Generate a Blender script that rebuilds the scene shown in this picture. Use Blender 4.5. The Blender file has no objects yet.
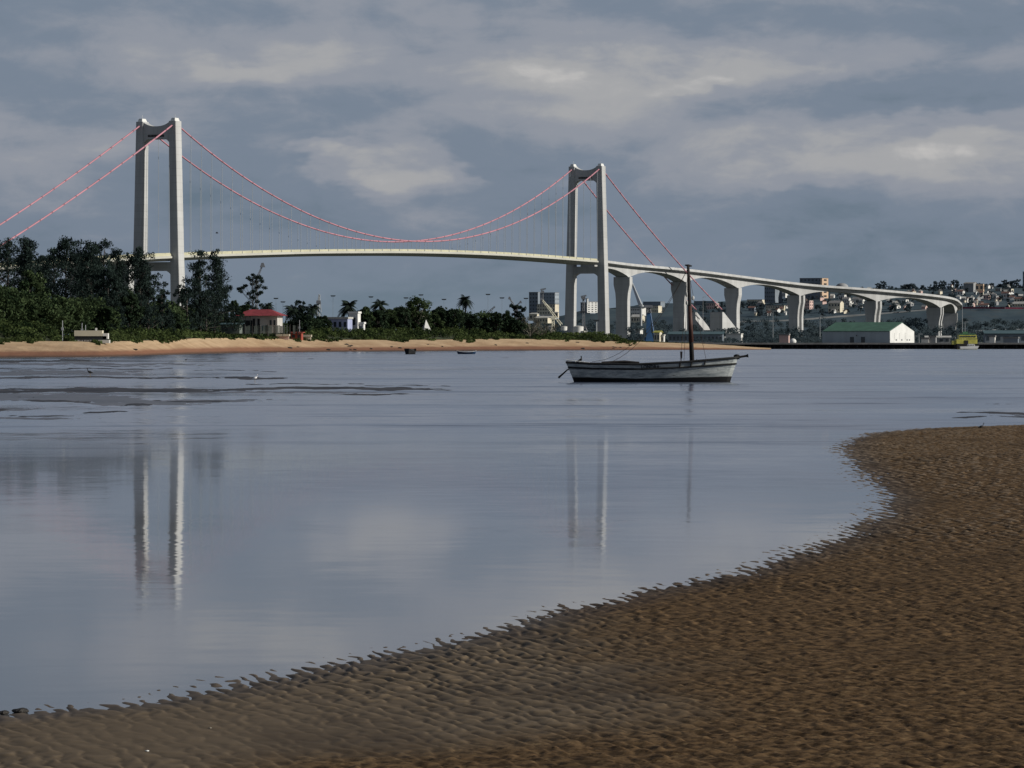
import bpy, math, random
import numpy as np
from mathutils import Vector, Matrix

random.seed(11); RNG = np.random.default_rng(11)
F = 3736.0; H = 2.5; HY = 341.0
SUN_EL = math.radians(24); SUN_AZ = math.atan2(0.955, -0.20)   # azimuth from +Y towards +X
sc = bpy.context.scene
col = sc.collection

def at(px, py, D):
    return Vector(((px-512)/F*D, D, H + (HY-py)/F*D))
def gx(px, D): return (px-512)/F*D

# ------------------------------------------------------------------ node helpers
class N:
    def __init__(s, tree): s.t = tree
    def new(s, typ, **kw):
        n = s.t.nodes.new(typ)
        for k, v in kw.items(): setattr(n, k, v)
        return n
    def put(s, sock, v):
        if isinstance(v, bpy.types.NodeSocket): s.t.links.new(v, sock)
        elif isinstance(v, (tuple, list)):
            v = tuple(v)
            if sock.type == 'RGBA' and len(v) == 3: v = v+(1,)
            sock.default_value = v
        else: sock.default_value = v
    def m(s, op, a, b=None, c=None, clamp=False):
        n = s.new('ShaderNodeMath', operation=op, use_clamp=clamp)
        s.put(n.inputs[0], a)
        if b is not None: s.put(n.inputs[1], b)
        if c is not None: s.put(n.inputs[2], c)
        return n.outputs[0]
    def vm(s, op, a, b=None):
        n = s.new('ShaderNodeVectorMath', operation=op)
        s.put(n.inputs[0], a)
        if b is not None: s.put(n.inputs[1], b)
        return n.outputs[0]
    def xyz(s, x, y, z):
        n = s.new('ShaderNodeCombineXYZ')
        for i, v in enumerate((x, y, z)): s.put(n.inputs[i], v)
        return n.outputs[0]
    def sep(s, v):
        n = s.new('ShaderNodeSeparateXYZ'); s.put(n.inputs[0], v); return n.outputs
    def noise(s, vec, scale, detail=3, rough=0.5, dist=0.0):
        n = s.new('ShaderNodeTexNoise'); s.put(n.inputs['Vector'], vec)
        n.inputs['Scale'].default_value = scale; n.inputs['Detail'].default_value = detail
        n.inputs['Roughness'].default_value = rough; n.inputs['Distortion'].default_value = dist
        return n.outputs['Fac'], n.outputs['Color']
    def smooth(s, v, a, b, lo=0.0, hi=1.0):
        n = s.new('ShaderNodeMapRange', interpolation_type='SMOOTHSTEP')
        s.put(n.inputs['Value'], v); s.put(n.inputs['From Min'], a); s.put(n.inputs['From Max'], b)
        s.put(n.inputs['To Min'], lo); s.put(n.inputs['To Max'], hi)
        return n.outputs[0]
    def mix(s, f, a, b):
        n = s.new('ShaderNodeMix', data_type='RGBA'); s.put(n.inputs[0], f)
        s.put(n.inputs[6], a); s.put(n.inputs[7], b); return n.outputs[2]
    def bump(s, h, strength=0.5, dist=0.1):
        n = s.new('ShaderNodeBump'); s.put(n.inputs['Height'], h)
        n.inputs['Strength'].default_value = strength; n.inputs['Distance'].default_value = dist
        return n.outputs[0]

def newmat(name):
    m = bpy.data.materials.new(name); m.use_nodes = True
    t = m.node_tree; b = t.nodes['Principled BSDF']
    return m, N(t), b

def mat(name, c, rough=0.8, var=0.25, scale=0.3, c2=None, spec=0.3, metal=0.0, streak=False, bump=0.0):
    """weathered surface: base colour varied by two octave noise (metres)"""
    m, n, b = newmat(name)
    p = n.new('ShaderNodeTexCoord').outputs['Object']
    if streak: p = n.vm('MULTIPLY', p, (1, 1, 0.12))
    f, _ = n.noise(p, scale, 5, 0.6)
    f = n.smooth(f, 0.3, 0.7)
    lo = tuple(x*(1-var) for x in c); hi = tuple(min(0.95, x*(1+var*0.6)) for x in c)
    if c2: lo = c2
    colr = n.mix(f, lo, hi)
    n.put(b.inputs['Base Color'], colr)
    b.inputs['Roughness'].default_value = rough
    b.inputs['Specular IOR Level'].default_value = spec
    b.inputs['Metallic'].default_value = metal
    if bump: n.put(b.inputs['Normal'], n.bump(f, bump, 0.2))
    return m

def leafmat(name, dark, light, scale=0.25, fine=1.5):
    m, n, b = newmat(name)
    p = n.new('ShaderNodeTexCoord').outputs['Object']
    f, _ = n.noise(p, scale, 3, 0.6); g, _ = n.noise(p, fine, 2, 0.6)
    f = n.smooth(n.m('ADD', n.m('MULTIPLY', f, 0.6), n.m('MULTIPLY', g, 0.4)), 0.36, 0.64)
    n.put(b.inputs['Base Color'], n.mix(f, dark, light))
    b.inputs['Roughness'].default_value = 0.75
    b.inputs['Specular IOR Level'].default_value = 0.15
    return m

M = {}
M['concrete'] = mat('bridge_concrete', (0.42, 0.43, 0.435), 0.8, 0.16, 0.12, streak=True)
def concrete_joints(m, pitch):
    n = N(m.node_tree); b = m.node_tree.nodes['Principled BSDF']
    src = b.inputs['Base Color'].links[0].from_socket
    p = n.new('ShaderNodeTexCoord').outputs['Object']; q = n.sep(p)
    fr = n.m('FRACT', n.m('DIVIDE', q[2], pitch)); j = n.smooth(fr, 0.10, 0.02)
    st, _ = n.noise(n.vm('MULTIPLY', p, (0.9, 0.9, 0.03)), 1.0, 3, 0.6)
    cell = n.new('ShaderNodeTexWhiteNoise', noise_dimensions='1D'); n.put(cell.inputs['W'], n.m('FLOOR', n.m('DIVIDE', q[2], pitch)))
    k = n.m('ADD', n.m('MULTIPLY', j, 0.22), n.m('MULTIPLY', n.smooth(st, .5, .75), 0.22))
    k = n.m('ADD', k, n.m('MULTIPLY', cell.outputs['Value'], 0.10))
    n.put(b.inputs['Base Color'], n.mix(k, src, (0.16, 0.16, 0.15)))
concrete_joints(M['concrete'], 4.5)
M['steel_deck'] = mat('deck_steel', (0.42, 0.42, 0.38), 0.6, 0.08, 0.05)
M['parapet'] = mat('parapet_paint', (0.44, 0.43, 0.31), 0.6, 0.12, 0.1)
M['asphalt'] = mat('asphalt', (0.05, 0.05, 0.052), 0.9)
M['cable_red'] = mat('cable_paint', (0.42, 0.20, 0.245), 0.5, 0.15, 0.05)
M['band'] = mat('cable_band_steel', (0.26, 0.12, 0.15), 0.6)
M['hanger'] = mat('hanger_steel', (0.38, 0.42, 0.46), 0.5)
M['dark_mark'] = mat('dark_lettering', (0.015, 0.017, 0.02), 0.7)
M['white_paint'] = mat('white_paint', (0.60, 0.61, 0.60), 0.6, 0.1, 0.4)
M['white_wall'] = mat('white_wall', (0.58, 0.58, 0.56), 0.8, 0.15, 0.12)
M['cream_wall'] = mat('cream_wall', (0.54, 0.50, 0.40), 0.8, 0.15, 0.1)
M['peach_wall'] = mat('peach_wall', (0.72, 0.52, 0.36), 0.8, 0.12, 0.1)
M['pink_wall'] = mat('pink_wall', (0.50, 0.36, 0.33), 0.8, 0.2, 0.1)
M['grey_wall'] = mat('grey_wall', (0.24, 0.25, 0.26), 0.8, 0.2, 0.1)
M['haze_wall'] = mat('unfinished_concrete', (0.25, 0.29, 0.33), 0.8, 0.1, 0.1)  # concrete paled in its colour to imitate distance haze
M['haze_window'] = mat('open_floor_shade', (0.13, 0.155, 0.18), 0.8, 0.1, 0.1)  # shade of the open floors as flat colour, paled with haze
M['slate_wall'] = mat('slate_wall', (0.165, 0.195, 0.23), 0.7, 0.2, 0.1)  # slate lightened with painted haze for the far blocks
M['blue_wall'] = mat('blue_wall', (0.30, 0.34, 0.50), 0.8, 0.15, 0.2)
M['metal_wall'] = mat('sheet_metal_wall', (0.31, 0.36, 0.39), 0.6, 0.1, 0.5, streak=True)
M['green_roof'] = mat('green_sheet_roof', (0.05, 0.115, 0.085), 0.75, 0.18, 0.4)
M['teal_roof'] = mat('teal_sheet_roof', (0.055, 0.10, 0.115), 0.6, 0.15, 0.4)
M['red_roof'] = mat('red_tile_roof', (0.20, 0.032, 0.04), 0.8, 0.25, 0.8)
M['brown_roof'] = mat('brown_roof', (0.13, 0.075, 0.065), 0.85, 0.3, 0.5)
M['grey_roof'] = mat('grey_roof', (0.19, 0.19, 0.19), 0.8, 0.2, 0.4)
M['pale_roof'] = mat('pale_roof', (0.42, 0.42, 0.40), 0.7, 0.2, 0.4)
M['window'] = mat('dark_window_glass', (0.03, 0.04, 0.05), 0.15, 0.3, 0.5, spec=0.6)
M['bark'] = mat('bark', (0.045, 0.040, 0.036), 0.9, 0.3, 2.0, bump=0.4)
M['pale_bark'] = mat('pale_bark', (0.20, 0.185, 0.155), 0.9, 0.3, 2.0, bump=0.4)
M['timber'] = mat('weathered_timber', (0.022, 0.020, 0.020), 0.85, 0.4, 3.0)
M['redwood'] = mat('oiled_mast_timber', (0.060, 0.026, 0.020), 0.6, 0.4, 1.5)
M['pole_grey'] = mat('galvanised_pole', (0.30, 0.32, 0.34), 0.5, 0.1, 1.0)
M['haze_pole'] = mat('floodlight_mast_steel', (0.16, 0.19, 0.22), 0.6, 0.1, 1.0)  # steel colour paled towards the sky, imitating haze
M['crane_blue'] = mat('crane_blue_paint', (0.035, 0.095, 0.21), 0.5, 0.2, 0.3)
M['crane_pale'] = mat('crane_cream_paint', (0.62, 0.60, 0.48), 0.5, 0.2, 0.3)
M['crane_grey'] = mat('crane_grey_steel', (0.13, 0.14, 0.16), 0.6, 0.2, 0.3)
M['yellow'] = mat('yellow_ship_paint', (0.42, 0.40, 0.09), 0.5, 0.25, 0.6)
M['ship_green'] = mat('green_ship_paint', (0.06, 0.16, 0.08), 0.5, 0.25, 0.6)
M['orange'] = mat('orange_red_paint', (0.28, 0.06, 0.04), 0.6, 0.25, 0.6)
M['boat_blue'] = mat('boat_blue_paint', (0.015, 0.04, 0.09), 0.5, 0.25, 0.8)
M['boat_black'] = mat('tarred_boat_planks', (0.010, 0.011, 0.012), 0.7, 0.4, 1.5)
M['wharf'] = mat('wharf_concrete', (0.13, 0.13, 0.13), 0.85, 0.3, 0.3)
M['pile'] = mat('tarred_pile', (0.02, 0.018, 0.02), 0.85, 0.4, 1.0)
M['fence'] = mat('fence_boards', (0.10, 0.12, 0.11), 0.85, 0.35, 0.8)
M['stone'] = mat('dark_stone', (0.03, 0.028, 0.026), 0.7, 0.3, 8.0, bump=0.5)
M['feather_dark'] = mat('dark_feathers', (0.02, 0.02, 0.022), 0.7, 0.3, 9.0)
M['feather_white'] = mat('white_feathers', (0.80, 0.80, 0.80), 0.7, 0.1, 9.0)
M['beak'] = mat('horn_beak', (0.20, 0.14, 0.05), 0.6, 0.2, 9.0)
M['rope'] = mat('tarred_rope', (0.05, 0.04, 0.035), 0.9, 0.3, 5.0)
M['leaf_pine'] = leafmat('casuarina_foliage', (0.012, 0.019, 0.019), (0.034, 0.052, 0.045))
M['leaf_mid'] = leafmat('broadleaf_foliage', (0.015, 0.028, 0.015), (0.070, 0.100, 0.046))
M['leaf_dark'] = leafmat('dark_broadleaf_foliage', (0.012, 0.022, 0.015), (0.046, 0.070, 0.040))
M['leaf_palm'] = leafmat('palm_foliage', (0.005, 0.010, 0.008), (0.018, 0.030, 0.019))
M['leaf_scrub'] = leafmat('dune_scrub_foliage', (0.009, 0.018, 0.009), (0.085, 0.115, 0.042), 0.16, 0.9)
M['leaf_far'] = leafmat('hillside_foliage', (0.050, 0.072, 0.088), (0.074, 0.100, 0.112), 0.03, 0.15)  # blue-grey distance haze mixed into the leaf colours
def translucent(m, k):
    n = N(m.node_tree); b = m.node_tree.nodes['Principled BSDF']; b.inputs['Specular IOR Level'].default_value = 0.0
    tr = n.new('ShaderNodeBsdfTranslucent'); n.put(tr.inputs[0], b.inputs['Base Color'].links[0].from_socket)
    ms = n.new('ShaderNodeMixShader'); n.put(ms.inputs[0], k); n.put(ms.inputs[1], b.outputs[0]); n.put(ms.inputs[2], tr.outputs[0])
    n.put(m.node_tree.nodes['Material Output'].inputs['Surface'], ms.outputs[0])
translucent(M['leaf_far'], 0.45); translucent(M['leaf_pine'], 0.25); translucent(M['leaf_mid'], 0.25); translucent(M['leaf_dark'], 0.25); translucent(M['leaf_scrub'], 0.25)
M['leaf_bare'] = leafmat('dry_twig_foliage', (0.05, 0.055, 0.045), (0.12, 0.115, 0.095))

# ------------------------------------------------------------------ mesh builder
class MB:
    def __init__(s): s.v = []; s.f = []
    def add(s, vs, fs):
        k = len(s.v); s.v += [tuple(v) for v in vs]; s.f += [tuple(i+k for i in f) for f in fs]; return s
    def box(s, c, size, rz=0.0, top=1.0, topy=None):
        hx, hy, hz = size[0]/2, size[1]/2, size[2]/2
        topy = top if topy is None else topy
        cr, sr = math.cos(rz), math.sin(rz); vs = []
        for (x, y, z) in ((-1,-1,-1),(1,-1,-1),(1,1,-1),(-1,1,-1),(-1,-1,1),(1,-1,1),(1,1,1),(-1,1,1)):
            X = x*hx*(top if z > 0 else 1); Y = y*hy*(topy if z > 0 else 1)
            vs.append((c[0]+X*cr-Y*sr, c[1]+X*sr+Y*cr, c[2]+z*hz))
        s.add(vs, [(0,3,2,1),(4,5,6,7),(0,1,5,4),(1,2,6,5),(2,3,7,6),(3,0,4,7)])
        return s
    def tube(s, pts, r, n=6, cap=True):
        pts = [Vector(p) for p in pts]
        rs = r if isinstance(r, (list, tuple)) else [r]*len(pts)
        ring = []
        for i, p in enumerate(pts):
            a = pts[max(i-1, 0)]; b = pts[min(i+1, len(pts)-1)]
            d = (b-a).normalized() if (b-a).length > 1e-9 else Vector((0,0,1))
            ref = Vector((0,0,1)) if abs(d.z) < 0.9 else Vector((1,0,0))
            u = d.cross(ref).normalized(); w = d.cross(u)
            ring += [p + (u*math.cos(2*math.pi*j/n)+w*math.sin(2*math.pi*j/n))*rs[i] for j in range(n)]
        fs = []
        for i in range(len(pts)-1):
            for j in range(n):
                fs.append((i*n+j, i*n+(j+1) % n, (i+1)*n+(j+1) % n, (i+1)*n+j))
        if cap:
            fs.append(tuple(range(n))[::-1]); fs.append(tuple((len(pts)-1)*n+j for j in range(n)))
        s.add(ring, fs); return s
    def prism(s, prof, o, u, w, d, th):
        """profile (a,b) in plane (u,w) at origin o, extruded along d by +-th/2"""
        o, u, w, d = Vector(o), Vector(u), Vector(w), Vector(d); n = len(prof)
        vs = [o+u*a+w*b-d*(th/2) for a, b in prof]+[o+u*a+w*b+d*(th/2) for a, b in prof]
        fs = [tuple(range(n))[::-1], tuple(range(n, 2*n))]+[(i, (i+1) % n, n+(i+1) % n, n+i) for i in range(n)]
        s.add(vs, fs); return s
    def ball(s, c, r, seg=8, rings=6):
        rx, ry, rz = r if isinstance(r, (tuple, list)) else (r, r, r)
        vs = [(c[0], c[1], c[2]-rz)]
        for i in range(1, rings):
            a = -math.pi/2+math.pi*i/rings
            for j in range(seg):
                t = 2*math.pi*j/seg
                vs.append((c[0]+rx*math.cos(a)*math.cos(t), c[1]+ry*math.cos(a)*math.sin(t), c[2]+rz*math.sin(a)))
        vs.append((c[0], c[1], c[2]+rz)); fs = []
        for j in range(seg): fs.append((0, 1+(j+1) % seg, 1+j))
        for i in range(rings-2):
            for j in range(seg):
                a = 1+i*seg+j; b = 1+i*seg+(j+1) % seg
                fs.append((a, b, b+seg, a+seg))
        L = len(vs)-1
        for j in range(seg): fs.append((1+(rings-2)*seg+j, 1+(rings-2)*seg+(j+1) % seg, L))
        s.add(vs, fs); return s
    def build(s, name, m, parent=None, origin=(0,0,0), smooth=False):
        me = bpy.data.meshes.new(name)
        ox, oy, oz = origin
        me.from_pydata([(x-ox, y-oy, z-oz) for x, y, z in s.v], [], s.f)
        me.materials.append(m)
        if smooth: me.polygons.foreach_set('use_smooth', [True]*len(me.polygons))
        me.update()
        o = bpy.data.objects.new(name, me); col.objects.link(o)
        if parent: o.parent = parent
        return o

def quads(name, verts, m, parent=None, smooth=False):
    """numpy array (k,4,3) of loose quads -> one mesh"""
    k = len(verts); me = bpy.data.meshes.new(name)
    me.vertices.add(k*4); me.vertices.foreach_set('co', np.ascontiguousarray(verts, dtype=np.float32).ravel())
    me.loops.add(k*4); me.loops.foreach_set('vertex_index', np.arange(k*4, dtype=np.int32))
    me.polygons.add(k); me.polygons.foreach_set('loop_start', np.arange(0, k*4, 4, dtype=np.int32))
    me.update(calc_edges=True); me.materials.append(m)
    o = bpy.data.objects.new(name, me); col.objects.link(o)
    if parent: o.parent = parent
    return o

def gridmesh(name, X, Y, Z, m, keep=None, smooth=True, attrs=None):
    r, c = X.shape; me = bpy.data.meshes.new(name)
    idx = np.arange(r*c).reshape(r, c)
    f = np.stack([idx[:-1,:-1], idx[:-1,1:], idx[1:,1:], idx[1:,:-1]], -1).reshape(-1, 4)
    if keep is not None:
        k = (keep[:-1,:-1] | keep[:-1,1:] | keep[1:,1:] | keep[1:,:-1]).reshape(-1); f = f[k]
    co = np.stack([X, Y, Z], -1).reshape(-1, 3)
    used = np.zeros(r*c, bool); used[f.ravel()] = True
    remap = np.cumsum(used)-1; f = remap[f]; co = co[used]
    me.vertices.add(len(co)); me.vertices.foreach_set('co', co.astype(np.float32).ravel())
    me.loops.add(f.size); me.loops.foreach_set('vertex_index', f.astype(np.int32).ravel())
    me.polygons.add(len(f)); me.polygons.foreach_set('loop_start', np.arange(0, f.size, 4, dtype=np.int32))
    if smooth: me.polygons.foreach_set('use_smooth', np.ones(len(f), bool))
    for k, a in (attrs or {}).items():
        at_ = me.attributes.new(k, 'FLOAT', 'POINT'); at_.data.foreach_set('value', a.reshape(-1)[used].astype(np.float32))
    me.update(calc_edges=True); me.materials.append(m)
    o = bpy.data.objects.new(name, me); col.objects.link(o); return o

def tag(o, label, cat, group=None, kind=None):
    if label: o['label'] = label
    if cat: o['category'] = cat
    if group: o['group'] = group
    if kind: o['kind'] = kind
    return o
def struct(o, label=None, cat=None):
    o['kind'] = 'structure'
    if label: o['label'] = label
    if cat: o['category'] = cat
    return o
def thing(name, label, cat, loc=(0,0,0), rz=0.0, group=None):
    o = bpy.data.objects.new(name, None); col.objects.link(o); o.empty_display_size = 0.5
    o.location = loc; o.rotation_euler = (0, 0, rz); return tag(o, label, cat, group)
def dup(root, loc, rz=None, scale=None):
    r = root.copy(); col.objects.link(r); r.location = loc
    if rz is not None: r.rotation_euler = (0, 0, rz)
    if scale is not None: r.scale = (scale,)*3
    for ch in list(root.children):
        c = ch.copy(); col.objects.link(c); c.parent = r
        for g in list(ch.children):
            d = g.copy(); col.objects.link(d); d.parent = c
    return r

# ------------------------------------------------------------------ numpy noise
_perm = RNG.permutation(256); _perm = np.concatenate([_perm, _perm, _perm])
_ang = RNG.random(256)*2*np.pi; _gx = np.cos(_ang); _gy = np.sin(_ang)
def perlin(x, y):
    xi = np.floor(x).astype(np.int64); yi = np.floor(y).astype(np.int64)
    xf = x-xi; yf = y-yi; xi &= 255; yi &= 255
    u = xf*xf*xf*(xf*(xf*6-15)+10); v = yf*yf*yf*(yf*(yf*6-15)+10)
    def g(a, b, dx, dy):
        h = _perm[_perm[(xi+a) & 255]+((yi+b) & 255)] & 255
        return _gx[h]*dx+_gy[h]*dy
    n00 = g(0,0,xf,yf); n10 = g(1,0,xf-1,yf); n01 = g(0,1,xf,yf-1); n11 = g(1,1,xf-1,yf-1)
    a = n00+u*(n10-n00); b = n01+u*(n11-n01)
    return (a+v*(b-a))*1.5
def fbm(x, y, o=4, g=0.5):
    s = 0; a = 1; t = 0
    for i in range(o):
        s = s+a*perlin(x*2**i+17.3*i, y*2**i-9.1*i); t += a; a *= g
    return s/t
def catmull(P, n=12):
    P = [Vector(p) for p in P]; Q = [P[0]*2-P[1]]+P+[P[-1]*2-P[-2]]; out = []
    for i in range(1, len(Q)-2):
        for k in range(n):
            t = k/n; a, b, c, d = Q[i-1], Q[i], Q[i+1], Q[i+2]
            out.append(0.5*((2*b)+(c-a)*t+(2*a-5*b+4*c-d)*t*t+(3*b-a-3*c+d)*t**3))
    out.append(P[-1]); return out
# ------------------------------------------------------------------ world, sun, camera
w = bpy.data.worlds.new("World"); sc.world = w; w.use_nodes = True
n = N(w.node_tree); bg = w.node_tree.nodes['Background']
d = n.new('ShaderNodeTexCoord').outputs['Generated']
dx, dy, dz = n.sep(d)
az = n.m('ARCTAN2', dx, dy)
el = n.m('ABSOLUTE', n.m('ARCSINE', dz))
U = n.m('MULTIPLY', az, 3.736); V = n.m('MULTIPLY', el, 3.736)      # thousands of px
uv = n.xyz(U, n.m('MULTIPLY', V, 2.6), 0.0)
_, wc = n.noise(uv, 7.0, 4, 0.6)
wcs = n.sep(wc)
Uw = n.m('ADD', U, n.m('MULTIPLY', n.m('SUBTRACT', wcs[0], 0.5), 0.16))
Vw = n.m('ADD', V, n.m('MULTIPLY', n.m('SUBTRACT', wcs[1], 0.5), 0.07))
def blob(px, py, sx, sy, a, sharp=False):
    u = n.m('DIVIDE', n.m('SUBTRACT', Uw, (px-512)/1000), sx/1000)
    v = n.m('DIVIDE', n.m('SUBTRACT', Vw, (HY-py)/1000), sy/1000)
    r = n.m('ADD', n.m('MULTIPLY', u, u), n.m('MULTIPLY', v, v))
    if sharp: e = n.smooth(r, 1.5, 0.2)
    else: e = n.m('EXPONENT', n.m('MULTIPLY', r, -1.0))
    return n.m('MULTIPLY', e, a)
f1, _ = n.noise(n.xyz(U, n.m('MULTIPLY', V, 3.2), 0.3), 4.2, 7, 0.55, 0.3)
f2, _ = n.noise(n.xyz(U, n.m('MULTIPLY', V, 1.7), 2.3), 15.0, 8, 0.62, 0.5)
c = n.m('ADD', n.m('MULTIPLY', n.m('SUBTRACT', f1, 0.5), 0.95), n.m('MULTIPLY', n.m('SUBTRACT', f2, 0.5), 0.34))
# clear, darker band near the horizon; brighter streaks higher up
c = n.m('ADD', c, n.smooth(V, 0.08, 0.19, 0.25, 0.42))
for b in [(385,162,75,28,.26,True),(418,178,62,22,.12,True),(345,150,40,14,.10,True),(870,158,200,30,.29),(760,128,220,20,.12),(930,148,80,18,.05,True),(800,170,70,20,.12,True),
          (940,140,70,16,.12,True),(680,80,170,22,.26),(690,84,45,9,.12,True),(545,72,60,16,.18),(770,60,80,18,.14),
          (200,62,170,24,.20),(235,72,50,10,.08,True),(90,110,200,24,.09),(300,40,90,16,.12),(960,120,130,10,.10),(560,115,200,16,.10),
          (80,150,70,30,.09),
          (900,92,150,22,-.26),(940,25,180,26,-.16),(700,18,150,18,-.13),(60,45,60,16,-.08),(440,150,240,40,-.10),(250,185,110,34,-.12),
          (560,200,130,40,-.08),(330,108,110,10,-.06),(520,215,300,20,-.05),(430,55,60,14,-.05)]:
    c = n.m('ADD', c, blob(*b))
ramp = n.new('ShaderNodeValToRGB'); n.put(ramp.inputs[0], c)
cr = ramp.color_ramp; cr.interpolation = 'EASE'
cr.elements[0].position = 0.0; cr.elements[0].color = (0.125, 0.175, 0.230, 1)
cr.elements[1].position = 1.0; cr.elements[1].color = (0.60, 0.58, 0.56, 1)
e = cr.elements.new(0.30); e.color = (0.184, 0.228, 0.296, 1)
e = cr.elements.new(0.52); e.color = (0.276, 0.299, 0.350, 1)
e = cr.elements.new(0.72); e.color = (0.375, 0.380, 0.395, 1)
sky = n.new('ShaderNodeTexSky', sky_type='NISHITA'); sky.sun_disc = False
sky.sun_elevation = SUN_EL; sky.sun_rotation = SUN_AZ
sky.air_density = 1.0; sky.dust_density = 2.0
nis = n.mix(1.0, sky.outputs[0], (0.10, 0.10, 0.10)); w.node_tree.nodes[-1].blend_type = 'MULTIPLY'
open_sky = n.smooth(V, 0.9, 3.0, 0.03, 0.15)
# slight teal near the horizon
hz = n.smooth(V, 0.10, 0.0, 0.0, 0.6)
cc = n.mix(hz, ramp.outputs[0], (0.180, 0.235, 0.285))
over = n.smooth(V, 0.5, 1.4, 1.0, 0.62)
n.put(bg.inputs['Color'], n.vm('MULTIPLY', n.mix(open_sky, cc, nis), n.xyz(over, over, over))); bg.inputs['Strength'].default_value = 1.0

sd = Vector((math.sin(SUN_AZ)*math.cos(SUN_EL), math.cos(SUN_AZ)*math.cos(SUN_EL), math.sin(SUN_EL)))
sl = bpy.data.lights.new('sun', 'SUN'); sl.energy = 4.9; sl.angle = math.radians(0.5); sl.color = (1.0, 0.94, 0.84)
so = bpy.data.objects.new('sun', sl); col.objects.link(so)
so.rotation_euler = (-sd).to_track_quat('-Z', 'Y').to_euler(); so.location = (200, -50, 200)

cam = bpy.data.cameras.new('camera'); co = bpy.data.objects.new('camera', cam); col.objects.link(co)
co.location = (0, 0, H); co.rotation_euler = (math.pi/2, 0, 0)
cam.sensor_width = 36; cam.lens = 36*F/1024; cam.shift_y = -(384-HY)/1024
cam.clip_start = 0.5; cam.clip_end = 30000
sc.camera = co
sc.view_settings.view_transform = 'Standard'; sc.view_settings.look = 'None'
sc.view_settings.exposure = 0; sc.view_settings.gamma = 1

# ------------------------------------------------------------------ ground sheet, water
m, n, b = newmat('inland_ground')
p = n.new('ShaderNodeTexCoord').outputs['Object']
f, _ = n.noise(p, 0.02, 6, 0.6); g, _ = n.noise(p, 0.3, 4, 0.6)
n.put(b.inputs['Base Color'], n.mix(n.smooth(n.m('ADD', n.m('MULTIPLY', f, .6), n.m('MULTIPLY', g, .4)), .35, .65), (0.02, 0.035, 0.03), (0.07, 0.075, 0.055)))
b.inputs['Roughness'].default_value = 0.95; M['ground'] = m
ys = np.array([-300, 0, 600, 1150, 1195, 1230, 2000, 4000, 8000, 16000.]); xs = np.linspace(-9000, 9000, 19)
X, Y = np.meshgrid(xs, ys); Z = np.where(Y < 1160, -0.7, np.where(Y < 1200, 0.4, 1.5))
struct(gridmesh('ground', X, Y, Z, M['ground'], smooth=False))

m, n, b = newmat('estuary_water')
p = n.new('ShaderNodeTexCoord').outputs['Object']; ps = n.sep(p)
# calm pool close by, wind-ruffled further out
zn, _ = n.noise(n.vm('MULTIPLY', p, (0.10, 0.03, 0)), 1.0, 3, 0.55)
edge = n.m('ADD', ps[1], n.m('MULTIPLY', n.m('SUBTRACT', zn, 0.5), 55.0))
far = n.smooth(edge, 56.0, 112.0)
pn, _ = n.noise(n.vm('MULTIPLY', p, (0.16, 0.05, 0)), 1.0, 4, 0.6)
patch = n.m('MULTIPLY', n.smooth(pn, 0.54, 0.68), n.smooth(ps[1], 55.0, 75.0))
ruf = n.m('MAXIMUM', n.m('MAXIMUM', far, n.m('MULTIPLY', n.smooth(edge, 36.0, 72.0), n.smooth(ps[0], -7.0, 0.5, 0.40, 0.80))), n.m('ADD', 0.10, n.m('MULTIPLY', patch, 0.3)))
_, r1 = n.noise(n.vm('MULTIPLY', p, (1.3, 2.6, 0)), 1.0, 4, 0.55)
_, r2 = n.noise(n.vm('MULTIPLY', p, (0.28, 0.55, 0)), 1.0, 3, 0.5)
_, r3 = n.noise(n.vm('MULTIPLY', p, (0.035, 0.06, 0)), 1.0, 3, 0.5)
s1 = n.sep(r1); s2 = n.sep(r2); s3 = n.sep(r3)
def cen(v, k): return n.m('MULTIPLY', n.m('SUBTRACT', v, 0.5), k)
calm_y = n.m('ADD', n.m('ADD', cen(s1[1], 0.0085), cen(s2[1], 0.0030)), 0.0028)
calm_x = n.m('ADD', cen(s1[0], 0.026), cen(s2[0], 0.0008))
ruf_y = n.m('ADD', n.m('ADD', cen(s1[1], 0.11), cen(s2[1], 0.06)), n.m('ADD', cen(s3[1], 0.17), -0.030))
stk, _ = n.noise(n.vm('MULTIPLY', p, (0.030, 0.085, 0)), 1.0, 5, 0.65)
stk2, _ = n.noise(n.vm('MULTIPLY', p, (0.25, 0.9, 0)), 1.0, 3, 0.6)
stw = n.m('MULTIPLY', n.smooth(stk, 0.50, 0.66), n.smooth(stk2, 0.35, 0.6))
ruf_y = n.m('ADD', ruf_y, n.m('MULTIPLY', n.m('MULTIPLY', stw, n.smooth(edge, 60.0, 115.0)), -0.11))
ruf_x = n.m('ADD', cen(s1[0], 0.16), cen(s2[0], 0.08))
def lerp(f, a, bb): return n.m('ADD', a, n.m('MULTIPLY', f, n.m('SUBTRACT', bb, a)))
nv = n.vm('NORMALIZE', n.xyz(calm_x, calm_y, 1.0))
n.put(b.inputs['Normal'], nv)
b.inputs['Roughness'].default_value = 0.046
n.put(b.inputs['Base Color'], (0.085, 0.085, 0.085))
b.inputs['IOR'].default_value = 1.45; b.inputs['Specular IOR Level'].default_value = 0.6
b2 = n.new('ShaderNodeBsdfPrincipled'); b2.inputs['IOR'].default_value = 1.45; b2.inputs['Specular IOR Level'].default_value = 0.6
n.put(b2.inputs['Base Color'], (0.075, 0.098, 0.155)); b2.inputs['Roughness'].default_value = 0.12
n.put(b2.inputs['Normal'], n.vm('NORMALIZE', n.xyz(ruf_x, ruf_y, 1.0)))
ms = n.new('ShaderNodeMixShader'); n.put(ms.inputs[0], ruf); n.put(ms.inputs[1], b.outputs[0]); n.put(ms.inputs[2], b2.outputs[0])
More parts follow.
